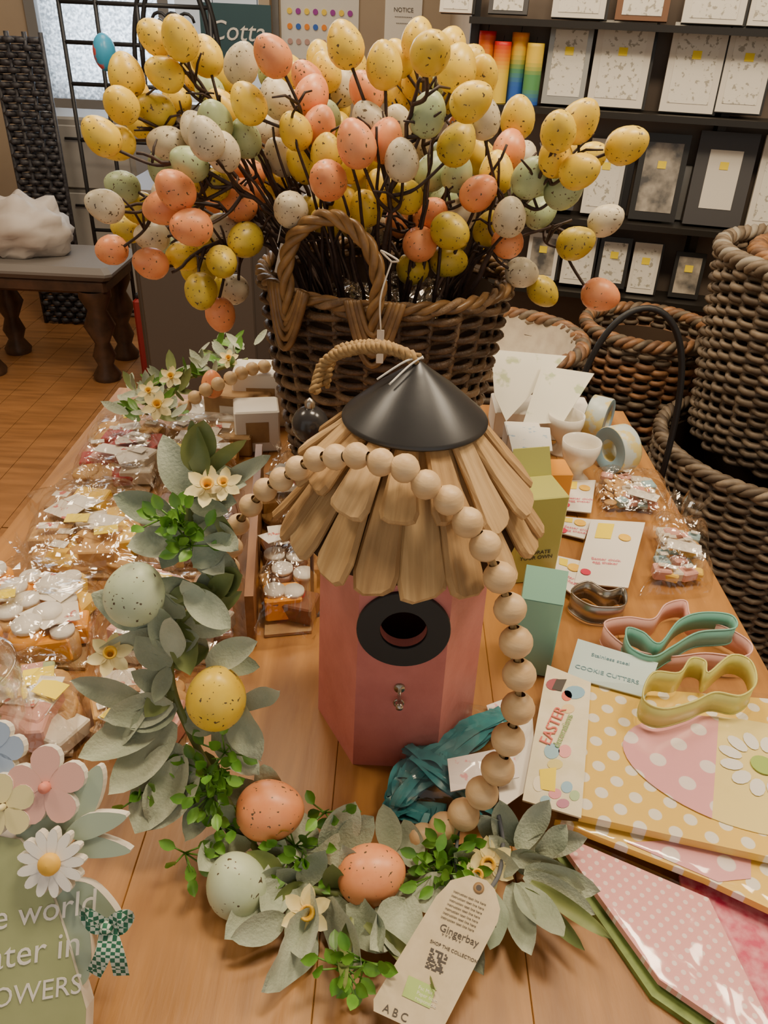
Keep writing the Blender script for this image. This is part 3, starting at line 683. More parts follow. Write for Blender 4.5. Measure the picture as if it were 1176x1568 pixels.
for u,v,c,rot,lift in [(217,900,'M',(.35,0,1),.014),(340,1052,'Y',(.1,0,1),.018),(419,1222,'P',(1,-.1,.25),.016),(367,1337,'M',(-.25,.1,1),.012),(570,1314,'P',(.9,.1,.35),.018)]:
    p=WW(u,v,lift); dep=(p-C).dot(F); r=46*dep/FPX; p.z=max(p.z,TZ+r*1.0)
    g.add(ball(32,22,.10),EG[c],zto(p,rot)@S(r*.99,r*.99,r*1.16))
g.obj('speckled_eggs',wr)
g=MB(); CORD=mat('cord_grey',(.12,.13,.15),rough=.8); q=[WW(760,1235,.01),WW(765,1270,.015),WW(758,1310,.02),WW(735,1345,.02)]
g.add(tube(catmull(q,6),.0016,6),CORD); q=[WW(700,1255,.01),WW(695,1300,.02),WW(710,1335,.02),T(735,1362,.034)]; g.add(tube(catmull(q,6),.0013,6),CORD)
g.obj('hanging_cord',wr)
tg=empty('swing_tag')
tn=V((.0,-.30,1)).normalized()
def TP(u,v,off=0): return WPl(u,v,V((0,T(700,1345,.045).y,TZ+.045)),tn)+tn*off
out=[(682,1358),(690,1348),(720,1340),(745,1348),(758,1362),(766,1392),(762,1412),(682,1568),(666,1592),(572,1548),(572,1530),(668,1372)]
g=MB(); g.add(slabpts([TP(*o) for o in reversed(out)],.0008,tn),CARD,None,False)
hp=TP(733,1360,.0003); g.add(lathe([(.0016,0),(.0034,0),(.0034,.0004),(.0016,.0004)],20),mat('eyelet_brown',(.30,.18,.08)),zto(hp,tn)); g.add(prism(disc(.0018),.0005),INK,zto(hp,tn),False)
xd=TP(740,1460)-TP(660,1424)
rn=random.Random(8)
q0=TP(652,1480,.0003); yd=tn.cross(xd.normalized())
for i in range(11):
    for j in range(11):
        if rn.random()<.5: g.add(box(.0010,.0010,.0002),INK,frame(q0+xd.normalized()*(.0010*i)+yd*(.0010*j),yd,tn),False)
q1=TP(613,1502,.0003); g.add(box(.017,.011,.0003),mat('label_green',(.40,.56,.16)),frame(q1+xd.normalized()*.012-yd*.001,yd,tn),False)
g.obj('tag_card',tg)
def tt(s,u,v,size,m=INK,ex=.0001): text(s,TP(u,v,.0004),xd,tn,size,m,tg,ex=ex)
tt('Gingerbay',672,1424,.0060)
tt('v v v v v v',676,1432,.0030)
tt('SHOP THE COLLECTION',658,1443,.0027)
for k in range(7): tt('instruction text line here',682-k*3.2+12,1366+k*6.5,.0021)
tt('Fsc Mix\nPaper from\nresponsible',640,1514,.0028,WHITE)
tt('A B C',585,1548,.006)

# ================= FLOWER POT SIGN (left front) =================
sg=empty('wooden_flower_sign')
sn=V((0,-1,.75)).normalized(); su=V((0,.75,1)).normalized(); s0=V((0,.195,TZ))
def SP(u,v,off=0): return WPl(u,v,s0+sn*off,sn)
WE=mat('painted_white_edge',(.74,.70,.62),rough=.6)
SGN=mat('sign_green',(.37,.42,.21),(.34,.39,.19),rough=.6,scale=60)
LGN=mat('paint_leaf_green',(.33,.42,.33),rough=.6); LPK=mat('paint_pink',(.70,.40,.35),rough=.6); LYL=mat('paint_yellow',(.72,.65,.33),rough=.6); LBL=mat('paint_blue',(.33,.43,.60),rough=.6); DWH=mat('paint_white',(.82,.80,.75),rough=.6); DYE=mat('paint_ochre',(.78,.45,.05),rough=.6)
def splate(P,m,th):
    g=MB(); n=len(P); back=[p-sn*th for p in P]
    g.add((back+P,[tuple(range(n))[::-1]]+[(i,(i+1)%n,n+(i+1)%n,n+i) for i in range(n)]),WE,None,False)
    g.add(([p+sn*.0002 for p in P],[tuple(range(n))]),m,None,False)
    return g
def sgpoly(pts,m,off,th=.010,k=5):
    P=[SP(u,v,off) for u,v in pts]
    if k: P=catmull(P,k,True)
    return splate(P,m,th)
sgpoly([(-60,1285),(-20,1278),(30,1285),(62,1320),(80,1370),(100,1430),(132,1545),(130,1600),(-60,1610)],SGN,.0,.012,0).obj('pot_body',sg)
def petals(cu,cv,n,r,wd_,m,off,rot=0,th=.006,name='flower',cm=None,cr=.3):
    c=SP(cu,cv,off); px=(SP(cu+1,cv,off)-c).length; rr_=r*px; ux=V((1,0,0)); uy=su
    for k in range(n):
        a=rot+2*pi*k/n; d=ux*cos(a)+uy*sin(a); s=ux*-sin(a)+uy*cos(a)
        P=[]
        for j in range(16):
            t=2*pi*j/16; P.append(c+d*(rr_*(.55+.45*cos(t)))+s*(wd_*rr_*sin(t)*(1+.25*cos(t)))+sn*(.0003*(k%2)))
        splate(P,m,th).obj(name+'_petal',sg)
    if cm: g=MB(); g.add(lathe([(rr_*cr,-.001),(rr_*cr,.003),(rr_*cr*.7,.005),(1e-4,.0055)],18),cm,zto(c,sn)); g.obj(name+'_centre',sg)
def sleaf(pts,off): sgpoly(pts,LGN,off,.007,4).obj('painted_leaf',sg)
sleaf([(95,1262),(112,1210),(148,1172),(158,1195),(146,1240),(118,1275)],-.002)
sleaf([(100,1275),(135,1246),(192,1248),(175,1268),(128,1287)],.001)
sleaf([(105,1295),(145,1280),(200,1302),(168,1313),(120,1312)],-.001)
sleaf([(105,1352),(140,1355),(175,1392),(186,1425),(158,1412),(118,1380)],-.002)
sleaf([(20,1255),(60,1240),(110,1260),(90,1300),(40,1300)],-.003)
sgpoly([(82,1350),(108,1345),(132,1400),(140,1460),(134,1500),(118,1502),(100,1420)],LGN,-.003,.010,4).obj('pot_side',sg)
petals(70,1205,5,62,.36,LPK,.003,rot=pi/2+.1,name='pink_flower',cm=mat('paint_salmon',(.66,.22,.16)),cr=.14)
petals(5,1235,5,50,.36,LYL,.004,rot=.5,name='yellow_flower',cm=LYL,cr=.1)
petals(-8,1150,5,45,.4,LBL,.000,rot=.2,name='blue_flower',cm=LBL,cr=.1)
petals(77,1322,13,52,.15,DWH,.010,rot=.1,name='daisy',cm=DYE,cr=.32)
for s,u,v,sz in (('e world',-12,1425,.019),('ater in',-18,1487,.020),('OWERS',-14,1545,.015)):
    text(s,SP(u,v,.0006),V((1,0,0))+su*.22,sn,sz,DWH,sg,shear=.2,ex=.0001)
GH=mat('gingham_green',(.02,.14,.08),rough=.7,check=(380,(.55,.64,.56)))
g=MB(); bc=SP(165,1418,.006)
def ribbon(P,w_,k=6):
    pp=catmull(P,k); vs=[]
    for i,p in enumerate(pp):
        t=(pp[min(i+1,len(pp)-1)]-pp[max(i-1,0)]).normalized(); s=t.cross(sn).normalized()*w_
        vs+=[p-s,p+s]
    g.add((vs,[(2*i,2*i+1,2*i+3,2*i+2) for i in range(len(pp)-1)]),GH)
for sx_ in (-1,1):
    L=.014
    d=(V((sx_,0,0))*.85+su*.5).normalized()
    ribbon([bc,bc+d*L*.6+sn*.006+su*.003,bc+d*L+sn*.003,bc+d*L*.6+sn*.001-su*.005,bc],.0035)
for e in ((143,1492),(186,1494)):
    ed=SP(e[0],e[1],.005); ribbon([bc,(bc+ed)/2+sn*.005+V((.003,0,0)),ed],.0045)
g.add(ball(10,7),GH,Tr(bc+sn*.002)@S(.004))
g.obj('gingham_bow',sg)
g=MB()
top=SP(40,1380,-.012); g.add(tube([top,V((top.x,top.y+.05,TZ+.004))],.004,6),WE); g.obj('easel_strut',sg)
g=MB(); jc=T(-12,1150); 
g.add(lathe([(1e-4,.001),(.034,.001),(.036,.004),(.036,.075),(.034,.085),(.036,.09),(.0335,.09),(.032,.084),(.034,.074),(.034,.006),(1e-4,.005)],40),GLASS,Tr(jc)); g.obj('glass_jar')

# ================= RIGHT SIDE TABLE GOODS =================
YD=mat('napkin_yellow_dot',(.84,.56,.10),rough=.4,dots=((.86,.82,.70),58,.26),coat=.5)
PD=mat('napkin_pink_dot',(.82,.38,.38),rough=.4,dots=((.88,.70,.68),150,.22),coat=.6)
PE=mat('napkin_pink_egg',(.80,.38,.42),rough=.4,dots=((.86,.78,.75),38,.22),coat=.5)
PY=mat('napkin_pale_yellow',(.84,.70,.27),rough=.45,coat=.5)
RDN=mat('napkin_red',(.50,.03,.10),(.65,.25,.30),rough=.5,scale=120)
GN=mat('napkin_green',(.14,.22,.045),(.22,.32,.08),rough=.5,scale=100)
def flat(name,uvs,z,th,m,cello=False,parent=None,smooth=False):
    g=MB(); P=[T(u,v,z) for u,v in uvs]; g.add(slabpts(P[::-1],th),m,None,False)
    if cello:
        cen=sum(P,V((0,0,0)))/4; a=[cen+(p-cen)*1.04+V((0,0,.0008)) for p in P]
        g.add(crumple([a[3],a[2],a[1],a[0]],.001,.0022,30,26,random.random()*9,fr=14),CELLF)
    o=g.obj(name,parent); return o
flat('green_napkin_pack',[(838,1292),(1085,1400),(1215,1675),(998,1525)],.0045,.0045,GN)
flat('red_napkin_pack',[(1040,1340),(1230,1380),(1230,1620),(1090,1560)],.0075,.0025,RDN)
flat('pink_napkin_pack',[(845,1272),(1085,1375),(1215,1640),(1010,1500)],.0135,.0055,PD,True)
nb=flat('yellow_dot_napkin_pack',[(850,1255),(1240,1290),(1240,1420),(1080,1345)],.0215,.006,YD,True)
g=MB(); g.add(slabpts([T(u,v,.0221) for u,v in [(960,1290),(1060,1285),(1150,1310),(1150,1345),(1100,1350)]][::-1],.0004),PE,None,False); g.obj('egg_print',nb)
nk=flat('yellow_dot_napkin_pack',[(905,1048),(1240,1075),(1260,1330),(888,1248)],.031,.007,YD,False)
g=MB()
cx,cy=1160,1190
e1=[(cx+205*cos(t)*(1-.12*sin(t)),cy+85*sin(t)+.20*205*cos(t)) for t in [2*pi*k/48 for k in range(48)]]
g.add(slabpts([T(u,v,.0318) for u,v in e1],.0006),PY,None,False)
e2=[(u,v) for u,v in e1 if u<1108]
e2=[p for p in sorted(e2,key=lambda p: math.atan2(p[1]-cy-.2*(-100),p[0]-(cx-70)))]
g.add(slabpts([T(u,v,.0322) for u,v in e2],.0004),PE,None,False)
dc=T(1168,1172,.0326)
for k in range(12):
    a=2*pi*k/12; g.add(([(.007*cos(b)+.019,.0050*sin(b),0) for b in [2*pi*j/12 for j in range(12)]],[tuple(range(12))]),DWH,Tr(dc)@Rz(a)@S(1.25,1.1,1),False)
g.add(prism(disc(.009),.0008),mat('daisy_green',(.35,.5,.1)),Tr(dc),False)
g.obj('egg_print',nk)
g=MB(); P=[T(u,v,.0335) for u,v in [(888,1252),(1250,1332),(1250,1070),(903,1044)]]; g.add(crumple(P,.001,.0018,30,26,3,fr=12),CELLF); g.obj('cellophane_wrap',nk)
CP=mat('card_print',(.80,.73,.54),(.72,.65,.44),rough=.5,scale=60)
ep=flat('easter_decoration_pack',[(838,1018),(905,1045),(890,1252),(800,1225)],.036,.0015,CP)
g=MB()
for (u,v,su_,sv,c) in [(850,1048,14,9,(.35,.08,.10)),(880,1060,16,10,(.25,.45,.6)),(868,1065,8,8,(.7,.15,.1)),(870,1085,10,7,(.8,.6,.3)),(845,1150,12,12,(.3,.5,.6)),(865,1150,10,10,(.8,.35,.35)),(850,1170,12,8,(.7,.6,.2)),(868,1205,9,9,(.3,.5,.65)),(850,1215,10,8,(.75,.3,.35)),(880,1218,8,8,(.4,.55,.3)),(862,1230,10,7,(.5,.2,.3)),(825,1200,9,12,(.85,.78,.6)),(835,1225,8,7,(.3,.5,.6))]:
    o=[T(u+su_*cos(t),v+sv*sin(t),.0365) for t in [2*pi*k/14 for k in range(14)]]
    g.add(slabpts(o,.0004),mat('print_%d_%d'%(u,v),c,rough=.6),None,False)
g.add(slabpts([T(*q,.0368) for q in [(826,1178),(852,1175),(850,1212),(828,1208)]],.0004),STICK,None,False)
g.add(slabpts([T(*q,.0368) for q in [(852,1040),(868,1040),(860,1058),(845,1055)]],.0004),INK,None,False)
g.obj('printed_motifs',ep)
text('EASTER',T(842,1142,.0372),T(866,1096,.035)-T(845,1142,.035),(0,0,1),.013,mat('text_red',(.7,.15,.12)),ep)
text('decorations',T(856,1146,.0372),T(876,1100,.035)-T(856,1146,.035),(0,0,1),.008,mat('text_green',(.25,.4,.15)),ep)
# teal ribbon bag
g=MB(); TE=mat('teal_ribbon',(.05,.28,.32),(.03,.18,.22),rough=.32,scale=60)
rn=random.Random(4)
for k in range(90):
    j=lambda a:rn.uniform(-a,a); l=k/90
    P=[T(765+j(14),1098+j(12),.004+.012*l),T(715+j(14),1128+j(18),.008+.020*l),T(660+j(16),1165+j(26),.008+.022*l),T(620+j(12),1200+j(24),.006+.016*l),T(608+j(12),1235+j(12),.004+.010*l),T(650+j(34),1245+j(10),.006+.014*l)]
    if k%3==0: P=P[:4]
    if k%5==0: P=[T(640+j(20),1150+j(15),.02+.012*l),T(690+j(20),1185+j(20),.026+.010*l),T(735+j(20),1225+j(20),.012+.012*l),T(760+j(15),1245+j(10),.006)]
    pp=catmull(P,7); vs=[]
    for i,p in enumerate(pp):
        t=(pp[min(i+1,len(pp)-1)]-pp[max(i-1,0)]).normalized(); s=t.cross(V((0,0,1))).normalized()*.0042+V((0,0,.0012*sin(i*.7+k)))
        vs+=[p-s,p+s]
    g.add((vs,[(2*i,2*i+1,2*i+3,2*i+2) for i in range(len(pp)-1)]),TE)
FC=mat('floral_card',(.80,.74,.72),(.75,.36,.38),rough=.5,scale=90,lo=.6,hi=.65)
g.add(slabpts([T(*q,.041) for q in [(685,1162),(785,1142),(795,1190),(690,1212)]][::-1],.0008),FC,None,False)
g.add(slabpts([T(*q,.030) for q in [(762,1128),(815,1090),(822,1200),(765,1240)]][::-1],.0008),WHITE,None,False)
P=[T(*q,.001) for q in [(580,1258),(790,1275),(835,1095),(650,1108)]]; g.add(crumple(P,.040,.008,28,24,8,fr=22),CELLF)
g.obj('teal_ribbon_bag',floor=TZ+.001)
flat('printed_paper',[(745,1080),(800,1060),(815,1095),(760,1130)],.004,.0008,FC)
cl=flat('cookie_cutter_label',[(885,978),(1008,1015),(988,1068),(868,1035)],.034,.001,mat('label_blue',(.56,.70,.70),rough=.35,coat=.4))
TBL=mat('text_blue',(.2,.35,.42))
text('COOKIE CUTTERS',T(880,1022,.0345),T(990,1046,.034)-T(884,1018,.034),(0,0,1),.0066,TBL,cl)
text('Stainless steel',T(905,1004,.0345),T(990,1022,.034)-T(905,1000,.034),(0,0,1),.006,TBL,cl)
def cutter(name,uvs,z,h,m):
    P=catmull([T(u,v,z) for u,v in uvs],6,True); n=len(P); vs=list(P)+[p-V((0,0,h)) for p in P]
    fs=[(i,(i+1)%n,n+(i+1)%n,n+i) for i in range(n)]
    g=MB(); g.add((vs,fs),m)
    g.add(tube(P,.0009,5,True),m); g.add(tube([p-V((0,0,h-.0012)) for p in P],.0006,4,True),m)
    o=g.obj(name); s=o.modifiers.new('thick','SOLIDIFY'); s.thickness=.0006; return o
CG=mat('cutter_green',(.60,.57,.17),rough=.35,metal=.1); CPk=mat('cutter_pink',(.76,.43,.38),rough=.35); CTe=mat('cutter_teal',(.18,.44,.36),rough=.35)
cutter('rabbit_cookie_cutter',[(985,1068),(1000,1030),(1040,1030),(1058,1008),(1080,1012),(1085,1030),(1120,1003),(1150,1012),(1158,1045),(1135,1065),(1095,1060),(1060,1075),(1015,1085)],.058,.022,CG)
cutter('flower_cookie_cutter',[(925,955),(960,945),(1000,948),(1020,925),(1050,920),(1060,945),(1110,960),(1150,985),(1140,1005),(1080,1000),(1020,1005),(960,990)],.026,.022,CPk)
cutter('carrot_cookie_cutter',[(960,962),(985,968),(1010,985),(1040,950),(1075,938),(1120,942),(1125,962),(1070,968),(1030,990),(1000,1005),(965,990)],.040,.02,CTe)
cutter('steel_cookie_cutter',[(875,905),(900,890),(930,905),(955,900),(958,925),(930,930),(900,925)],.024,.022,MET)
for (uvs,z) in (([(905,795),(988,800),(962,900),(880,892)],.012),([(862,735),(912,735),(905,785),(858,780)],.008),([(850,850),(895,860),(880,912),(850,890)],.01),([(855,790),(905,795),(895,825),(855,815)],.006)):
    o=flat('chick_shaker_card',uvs,z,.0015,WHITE); a,b,c,d=[V((p[0],p[1],0)) for p in uvs]
    def at(s,t): q=(a*(1-s)+b*s)*(1-t)+(d*(1-s)+c*s)*t; return T(q.x,q.y,z+.0008)
    g=MB(); 
    g.add(slabpts([at(.15,.05),at(.45,.05),at(.45,.28),at(.15,.28)][::-1],.0004),STICK,None,False)
    g.add(prism(disc(.0055),.0004),mat('badge_red',(.6,.03,.08)),Tr(at(.15,.82)),False)
    g.add(prism(disc(.007),.0006),YEL,Tr(at(.7,.25)),False)
    g.obj('card_print',o)
    text('Easter chick\negg shaker',at(.2,.62),at(1,.6)-at(0,.6),(0,0,1),.0065,PINKP,o)
GOLD=mat('biscuit_gold',(.60,.35,.12),(.48,.26,.08),rough=.6,scale=120)
LABR=mat('printed_label_red',(.76,.70,.60),(.55,.12,.10),rough=.5,scale=110,lo=.58,hi=.63,detail=2)
def candybag(name,quad,h,n,cols,amp=.012,seed=1,tray=None,csz=.021,nn=24,lab=None,jar=None,prints=3):
    rn=random.Random(seed); g=MB(); a,b,c,d=[T(u,v,.0) for u,v in quad]
    def at(s,t): return (a*(1-s)+b*s)*(1-t)+(d*(1-s)+c*s)*t
    if tray: g.add(slabpts([at(.1,.1)+V((0,0,.004)),at(.9,.1)+V((0,0,.004)),at(.9,.9)+V((0,0,.004)),at(.1,.9)+V((0,0,.004))],.003),tray,None,False)
    m_=max(2,int(round(n**.5)))
    for i in range(m_):
        for j in range(m_):
            p=at(.16+.68*(i+.5+rn.uniform(-.2,.2))/m_,.16+.68*(j+.5+rn.uniform(-.2,.2))/m_); m=cols[(i*2+j+rn.randrange(2))%len(cols)]
            sz=csz*rn.uniform(.85,1.15)
            if jar and (i+j)%2==0:
                g.add(lathe([(1e-4,0),(sz*.55,0),(sz*.6,sz*.1),(sz*.6,sz*1.1),(sz*.45,sz*1.25),(1e-4,sz*1.25)],16),m,Tr(p+V((0,0,.004)))@Matrix.Rotation(rn.uniform(-.3,.3),4,'X'))
                g.add(lathe([(1e-4,sz*1.27),(sz*.5,sz*1.27),(sz*.5,sz*1.45),(1e-4,sz*1.45)],16),WHITE,Tr(p+V((0,0,.004))))
            elif rn.random()<.3:   # round biscuits, stacked and leaning
                for q_ in range(2): g.add(lathe([(1e-4,0),(sz*.72,0),(sz*.8,sz*.1),(sz*.72,sz*.22),(1e-4,sz*.24)],18),GOLD,zto(p+V((0,0,.006+q_*sz*.3)),V((rn.uniform(-.35,.35),rn.uniform(-.5,.1),1))))
            else:
                q=V((rn.uniform(-.5,.5),1,rn.uniform(-.15,.15)))
                g.add(bbox(sz*1.5,sz*1.3,sz*rn.uniform(.5,1.1),.0015),m,frame(p+V((0,0,.006)),q),False)
                if rn.random()<.5: g.add(box(sz*.8,sz*.5,.0008),rn.choice([cols[0],WHITE,LABR]),frame(p+V((0,0,.008+sz*1.1)),q),False)
    for k in range(prints):
        p=at(rn.uniform(.25,.75),rn.uniform(.25,.75))+V((0,0,h*.86)); g.add(box(.036,.026,.0006),LABR if k%2 else WHITE,frame(p,(rn.uniform(-.7,.7),1,rn.uniform(-.3,.3))),False)
    for k in range(lab or 0):
        p=at(rn.uniform(.2,.8),rn.uniform(.2,.8))+V((0,0,h*1.0)); g.add(box(.024,.017,.0006),STICK,frame(p,(rn.uniform(-.6,.6),1,rn.uniform(-.2,.2))),False)
    g.add(crumple([a,b,c,d],h,amp,nn,nn,seed,fr=20),CELLO,None,False)
    e=(c+d)/2; dr=((c+d)/2-(a+b)/2).normalized(); sd=V((-dr.y,dr.x,0)); vs=[];fs=[]
    for i in range(5):
        for j in range(15):
            s=j/14*2-1; w_=.012+.030*abs(i/4-.25)
            vs.append(e+dr*(.010*i-.008)+sd*(s*w_)+V((0,0,h*.5+.004*sin(j*2.4)*(.5+i*.4)+.004*i)))
    for i in range(4):
        for j in range(14): k=i*15+j; fs.append((k,k+1,k+16,k+15))
    g.add((vs,fs),CELLO,None,False)
    return g.obj(name,floor=TZ+.001)
cw=mat('sweet_white',(.70,.63,.52),rough=.4); cp=mat('sweet_pink',(.70,.36,.30),rough=.4); cr=mat('sweet_red',(.42,.03,.03),rough=.4); co=mat('sweet_orange',(.85,.35,.02),rough=.35); cy=mat('sweet_yellow',(.82,.53,.07),rough=.4); cb=mat('sweet_blue',(.35,.55,.62),rough=.4); ck=mat('sweet_caramel',(.38,.21,.09),rough=.4); cg=mat('sweet_green',(.38,.47,.24),rough=.4); cbr=mat('sweet_brown',(.18,.07,.03),rough=.4)
candybag('wrapped_sweets_bag',[(985,920),(1085,915),(1075,820),(1000,800)],.030,30,[cw,cp,cb,cy,cw],.010,3,csz=.011,prints=1)
candybag('wrapped_sweets_bag',[(910,795),(1030,800),(1005,735),(900,720)],.022,25,[cw,cp,cw,cb],.008,4,csz=.010,prints=1)
def upbox(name,c,w,d,h,rot,m,label=None,lm=None,top=None):
    g=MB(); M=Tr((c.x,c.y,TZ))@Rz(rot); g.add(bbox(w,d,h,.0012),m,M,False)
    if top: g.add(([( -w/2,-d/2,h),(w/2,-d/2,h),(w/2,d/2,h),(-w/2,d/2,h),(-w/2,0,h+top),(w/2,0,h+top)],[(0,1,5,4),(2,3,4,5),(0,4,3),(1,2,5)]),m,M,False)
    o=g.obj(name)
    if label:
        x=M.to_3x3()@V((1,0,0)); y=M.to_3x3()@V((0,-1,0)); 
        text(label,M@V((-w*.38,-d/2-.0006,h*.35)),x,y,w*.13,lm or INK,o)
    return o
LIME=mat('box_lime',(.50,.50,.13),rough=.42,coat=.2); TEALB=mat('box_teal',(.26,.54,.41),rough=.42,coat=.2); ORB=mat('box_orange',(.78,.32,.02),rough=.45)
lb=T(803,872)
upbox('lime_gift_box',lb,.050,.045,.105,.25,LIME,'DECORATE\nYOUR OWN',INK,.0)
g=MB(); M=Tr((lb.x,lb.y,TZ+.105))@Rz(.25)
g.add(slabpts([V((-.024,.0225,0)),V((.024,.0225,0)),V((.020,.030,.03)),V((-.020,.030,.03))],.0008,(0,.9,.3)),LIME,M,False); g.obj('lime_box_flap')
upbox('teal_gift_box',T(812,1010),.036,.040,.085,-.2,TEALB,'Easter',WHITE,.022)
upbox('orange_gift_box',T(826,762),.062,.04,.045,.1,ORB)
upbox('white_gift_box',T(790,735),.045,.04,.075,.0,WHITE,'egg cups',PINKP)
CER=mat('ceramic_cream',(.78,.73,.63),rough=.25,coat=.5)
for u,v in ((880,735),(858,692)):
    g=MB(); g.add(lathe([(1e-4,.0),(.017,0),(.0175,.003),(.008,.012),(.009,.018),(.020,.030),(.0245,.045),(.025,.058),(.0235,.058),(.022,.045),(.016,.031),(1e-4,.027)],36),CER,Tr(T(u,v))); g.obj('egg_cup')
RB=mat('printed_ribbon',(.55,.62,.59),(.66,.56,.22),rough=.4,scale=45,lo=.5,hi=.56)
for i,(u,v,a1) in enumerate(((938,720,.45),(910,672,-.5))):
    g=MB(); q=T(u,v); 
    M=Tr((q.x,q.y,TZ+.0325))@Rz(a1)@Matrix.Rotation(radians(90),4,'Y')
    g.add(lathe([(.015,-.014),(.031,-.014),(.032,-.013),(.032,.013),(.031,.014),(.015,.014),(.014,0),(.015,-.014)],40),RB,M)
    for zz in (-.0143,.0140): g.add(lathe([(.0312,zz),(.0150,zz),(.0150,zz+.0003),(.0312,zz+.0003)],40),mat('ribbon_side',(.25,.40,.50),rough=.4),M)
    g.obj('ribbon_roll')
def leancard(name,uvs,y0,dy,m,th=.001,txt=None):
    g=MB(); P=[WY(u,v,y0+dy*t) for (u,v,t) in uvs]
    n=(P[1]-P[0]).cross(P[2]-P[1]).normalized(); g.add(slabpts(P,th,n),m,None,False); return g.obj(name)
gc=mat('card_white_print',(.74,.72,.60),(.43,.48,.26),rough=.5,scale=28,lo=.60,hi=.66)
leancard('greeting_card',[(775,645,0),(868,545,1),(752,535,1),(757,605,.35)],.98,.08,gc)
leancard('greeting_card',[(800,650,0),(862,647,0),(910,572,1),(830,560,1)],.96,.08,mat('card_cream_print',(.72,.70,.58),(.43,.5,.3),rough=.5,scale=30,lo=.62,hi=.66))
upbox('white_display_box',V((T(822,655).x,1.04,0)),.14,.07,.04,0,WHITE)
flat('price_list_card',[(775,650),(842,655),(846,690),(785,692)],.0758,.001,mat('card_text',(.76,.75,.70),(.3,.45,.6),rough=.5,scale=90,lo=.6,hi=.65))
g=MB(); q=WY(475,650,.60); g.add(ball(28,18),mat('bauble_charcoal',(.04,.04,.045),rough=.2,metal=.3),Tr(q)@S(.016,.016,.017)); g.add(lathe([(.004,0),(.005,.006),(.002,.009),(1e-4,.010)],14),MET,Tr(q+V((0,0,.015)))); 
g.add(lathe([(.012,0),(.010,.003),(.0018,.006),(.0018,q.z-TZ-.012)],16),DW,Tr((q.x,q.y,TZ))); g.obj('metal_ball_finial')

# ================= LEFT SIDE GOODS =================
bags=[([(20,905),(225,905),(250,768),(62,765)],.040,25,[cw,GOLD,cp,cy,ck,cw],12,2,0),
([(215,905),(372,900),(372,768),(240,770)],.038,20,[cw,GOLD,cy,ck,cbr],13,1,0),
([(85,770),(240,775),(268,655),(162,650)],.040,25,[cw,cr,GOLD,cp,cw],14,1,0),
([(232,772),(372,770),(372,665),(260,655)],.036,20,[cw,cr,GOLD,cw,ck],15,1,0),
([(-60,1040),(150,1045),(170,895),(-40,890)],.044,25,[co,co,cy,GOLD,co],16,1,1),
([(140,1045),(380,1045),(378,900),(165,900)],.036,25,[GOLD,cw,cp,ck,cbr],17,1,0),
([(-70,1180),(130,1175),(148,1035),(-60,1035)],.036,20,[cp,cw,cg,cp,ck],18,2,0),
([(120,1175),(300,1165),(310,1040),(145,1040)],.028,16,[ck,GOLD,cp,cw,ck],19,1,0),
([(395,1000),(485,990),(492,820),(404,820)],.060,20,[cbr,GOLD,co,ck,cbr,cr],20,0,1),
([(400,825),(495,825),(495,740),(408,740)],.05,16,[cbr,ck,GOLD,cy],21,0,0)]
for q,h,n,cols,sd_,lab,jr in bags: candybag('wrapped_sweets_bag',q,h,n,cols,.014,sd_,KRAFT,lab=lab,jar=jr,csz=.023 if sd_!=19 else .017)
g=MB(); a=T(386,990,0); b=T(400,745,0)
d=(b-a).normalized(); 
OAKD=mat('divider_wood',(.28,.13,.05),(.16,.07,.028),rough=.4,scale=8,stretch=(6,1,6))
s=V((-d.y,d.x,0))*.004
P=[a-s,a+s,b+s,b-s]
g.add(([p for p in P]+[p+V((0,0,.060)) for p in P],[(3,2,1,0),(4,5,6,7),(0,1,5,4),(1,2,6,5),(2,3,7,6),(3,0,4,7)]),OAKD,None,False)
g.obj('wooden_divider')
for (u,v,w_,d_,h_,ro,m) in [(345,655,.10,.07,.03,.1,WHITE),(372,650,.09,.06,.055,-.1,KRAFT),(405,640,.08,.06,.080,.05,WHITE),(345,685,.08,.05,.028,0,KRAFT),(395,680,.06,.05,.06,.2,WHITE)]:
    q=T(u,v); g=MB(); g.add(bbox(w_,d_,h_,.002),m,Tr((q.x,q.y,TZ))@Rz(ro),False); g.add(box(w_*.5,.0006,h_*.5),KRAFT if m is WHITE else WHITE,Tr((q.x,q.y,TZ))@Rz(ro)@Tr((0,-d_/2-.0004,h_*.5)),False); g.obj('cardboard_box')
w2=empty('bead_wreath'); g=MB()
def BWp(u,v,h=.085): return WZ(u,v,TZ+h)
bp=catmull([BWp(283,622,.05),BWp(310,600,.07),BWp(345,583,.085),BWp(385,565,.09),BWp(415,560,.09)],30)
last=bp[0]; g.add(ball(12,8),BEAD,Tr(last)@S(.0095))
for p in bp:
    if (p-last).length>.018: g.add(ball(12,8),BEAD,Tr(p)@S(.0095)); last=p
g.add(tube(bp[::6],.002,5),JUTE); g.obj('wooden_beads',w2)
g=MB(); rn=random.Random(9)
for k in range(100):
    t=rn.random(); u=215+190*t*rn.uniform(.6,1.1); v=620-95*t+rn.uniform(-18,12)
    if k%3==0: u=rn.uniform(195,280); v=rn.uniform(590,645)
    p=BWp(u,v,.05+.03*t); dd=V((rn.uniform(-1,1),rn.uniform(-.6,.8),rn.uniform(-.2,1)))
    L=rn.uniform(.022,.038); g.add(leaf(L,L*.42,.3,.1,5,.3),rn.choice([SAGE,SAGE2,GRN,OLV,SAGE]),frame(p,dd,(0,-.5,1)))
g.add(tube(catmull([BWp(225,635,.03),BWp(235,590,.06),BWp(300,575,.06),BWp(380,550,.08)],6),.003,5),OLV)
g.obj('foliage',w2,floor=TZ+.001)
g=MB()
